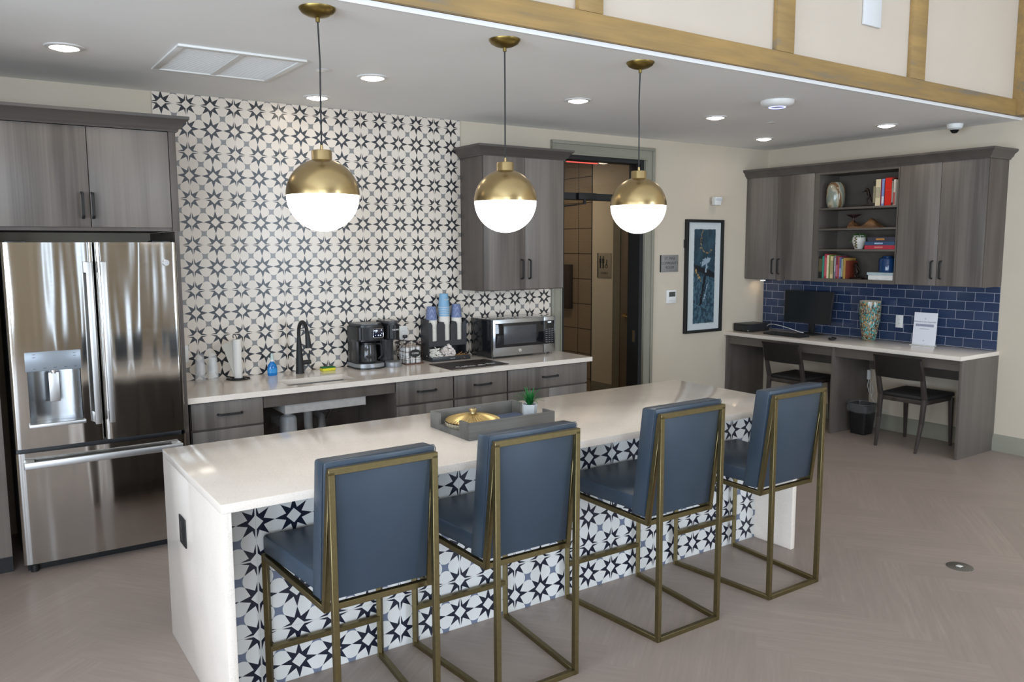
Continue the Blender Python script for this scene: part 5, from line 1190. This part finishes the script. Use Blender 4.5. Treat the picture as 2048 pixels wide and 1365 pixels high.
# ---------------------------------------------------------------- desk chairs
WEAVE = NT('woven_dark_back'); _w = WEAVE
_a = _w.math('ABSOLUTE', _w.math('SINE', _w.math('MULTIPLY', _w.coord()['Y'], 420.0))); _b = _w.math('ABSOLUTE', _w.math('SINE', _w.math('MULTIPLY', _w.coord()['Z'], 420.0)))
_f = _w.math('MULTIPLY', _a, _b); _w.set(_w.ramp(_f, [(.1, hexc('201c19')), (.6, hexc('453e38'))]), .75); _w.bump(_f, .5, .003); WEAVE = _w.m
SEATM = plain('black_seat_weave', (.022, .020, .019), .7, var=.3, sc=220)
CHW = wood('charcoal_chair_wood', hexc('352f2b'), hexc('443c38'), 'z', 2)
def chair():
    c = thing('desk_chair', 'x', 'chair', (0, 0, 0), 'dark woven desk chairs')
    # local: seat faces +x, origin under the seat centre
    def leg(n_, pts, rs):
        m = MB()
        for (p, q), (r0, r1) in zip(zip(pts, pts[1:]), zip(rs, rs[1:])):
            p, q = Vector(p), Vector(q); a = [(-r0, -r0), (r0, -r0), (r0, r0), (-r0, r0)]; b_ = [(-r1, -r1), (r1, -r1), (r1, r1), (-r1, r1)]
            m.hexa([(p.x + u, p.y + v, p.z) for u, v in a] + [(q.x + u, q.y + v, q.z) for u, v in b_], .002)
        return part(n_, m, CHW, c)
    for sg in (-1, 1):
        leg('rear_leg', [(-.275, sg * .178, .0005), (-.225, sg * .19, .25), (-.205, sg * .195, .455), (-.25, sg * .198, .62), (-.305, sg * .20, .79)], [.010, .016, .018, .016, .012])
        leg('front_leg', [(.235, sg * .205, .0005), (.215, sg * .20, .43)], [.010, .018])
    part('seat_frame', MB().box(-.215, .225, -.21, .21, .405, .445, .008), CHW, c)
    part('seat', MB().hexa([(-.20, -.20, .445), (.235, -.225, .445), (.235, .225, .445), (-.20, .20, .445), (-.20, -.195, .475), (.232, -.22, .478), (.232, .22, .478), (-.20, .195, .475)], .010), SEATM, c)
    t = bmesh.new(); N = 12; rows = []
    for zz, xo in ((.615, -.262), (.66, -.276), (.71, -.29), (.76, -.304), (.808, -.318)):
        rows.append([t.verts.new((xo - .030 * (1 - ((i / N) * 2 - 1) ** 2), -.215 + .43 * i / N, zz + .0)) for i in range(N + 1)])
    for A_, B_ in zip(rows, rows[1:]):
        for i in range(N): t.faces.new((A_[i], A_[i + 1], B_[i + 1], B_[i]))
    bmesh.ops.solidify(t, geom=t.faces[:], thickness=.024); bmesh.ops.recalc_face_normals(t, faces=t.faces[:])
    part('backrest', MB().add(t), WEAVE, c, smooth=50)
    return c
ch = chair()
place(ch, (6.82, -.765, 0), 0, 'dark woven-back desk chair at the computer, half hidden behind the farthest bar stool')
place(copy_tree(ch), (6.82, -1.945, 0), 0, 'dark woven-back desk chair on the right, beside the waste bin')

wbn = thing('waste_bin', 'small black waste bin with a clear plastic liner under the desk', 'waste bin', (6.87, -1.43, 0))
cx, cy, hh = 6.868, -1.425, .285
def ring4(s_, zz, r_=.02): return [(cx + a * s_, cy + b_ * s_, zz) for a, b_ in ((-1, -1), (1, -1), (1, 1), (-1, 1))]
m = MB(); t = bmesh.new(); rr = []
for s_, zz in ((.072, .0005), (.098, hh), (.106, hh), (.106, hh - .012), (.101, hh - .012), (.094, hh - .02), (.068, .006)):
    k = []; 
    for a0 in range(4):
        for q in range(5):
            an = (a0 * 90 + 45 - 40 + q * 20) * PI / 180; u = s_ * .28
            sx_, sy_ = [(1, 1), (-1, 1), (-1, -1), (1, -1)][a0]; k.append(t.verts.new((cx + sx_ * (s_ - u) + u * math.cos(an), cy + sy_ * (s_ - u) + u * math.sin(an), zz)))
    rr.append(k)
for A_, B_ in zip(rr, rr[1:]):
    for i in range(len(A_)): t.faces.new((A_[i], A_[(i + 1) % len(A_)], B_[(i + 1) % len(A_)], B_[i]))
t.faces.new(rr[0][::-1]); t.faces.new(rr[-1]); bmesh.ops.recalc_face_normals(t, faces=t.faces[:])
part('bin', m.add(t), BLACK, wbn)
t = bmesh.new(); rr = []; random.seed(3)
for s_, zz in ((.09, hh - .06), (.096, hh - .004), (.112, hh + .006), (.116, hh - .03), (.114, hh - .05), (.110, hh - .07)):
    rr.append([t.verts.new((cx + s_ * (abs(math.cos(a)) ** .5) * math.copysign(1, math.cos(a)) + random.uniform(-.004, .004) * (zz < hh), cy + s_ * (abs(math.sin(a)) ** .5) * math.copysign(1, math.sin(a)) + random.uniform(-.004, .004) * (zz < hh), zz + random.uniform(-.012, .004) * (zz < hh - .05))) for a in [i * PI / 20 for i in range(40)]])
for A_, B_ in zip(rr, rr[1:]):
    for i in range(40): t.faces.new((A_[i], A_[(i + 1) % 40], B_[(i + 1) % 40], B_[i]))
LN = NT('liner_film'); LN.set((.75, .77, .8), .2, 0, Alpha=.10); part('liner', MB().add(t), LN.m, wbn)
pd = thing('power_adapter', 'white power adapter with a looped cord hanging under the desk', 'adapter', (7.17, -1.30, .5))
part('adapter', MB().box(7.150, 7.187, -1.305, -1.277, .46, .555, .006), WHITEP, pd)
part('cord', MB().tube([(7.17, -1.29, .46), (7.17, -1.28, .40), (7.165, -1.30, .34), (7.165, -1.33, .31), (7.165, -1.345, .35), (7.17, -1.325, .41), (7.175, -1.30, .43), (7.18, -1.32, .28), (7.183, -1.40, .20), (7.185, -1.5, .17)], .003), WHITEP, pd)
part('hook', MB().box(7.186, XR - .0005, -1.296, -1.286, .53, .545), WHITEP, pd)

# ---------------------------------------------------------------- floor boxes
def floorbox(name, label, x, y, r):
    f = thing(name, label, 'floor outlet', (x, y, 0))
    part('cover_plate', MB().lathe([(0, .0035), (r * .93, .0035), (r, .001), (r, .0004), (0, .0004)], (x, y, 0), 40), RIB, f)
    return f
RIB = NT('ribbed_metal_cover'); _f = RIB.math('ABSOLUTE', RIB.math('SINE', RIB.math('MULTIPLY', RIB.coord()['Y'], 380.0))); RIB.set(RIB.ramp(_f, [(.2, hexc('45413d')), (.7, hexc('7c776f'))]), .4, .5); RIB = RIB.m
f1 = floorbox('floor_outlet', 'round ribbed metal floor outlet cover with a white centre on the open floor', 4.415, -3.572, .068)
part('centre_tab', MB().box(4.398, 4.428, -3.586, -3.558, .0036, .0055, .001), WHITEP, f1)
floorbox('floor_outlet', 'round ribbed metal floor outlet cover cut by the bottom edge of the photo', 3.03, -4.13, .068)
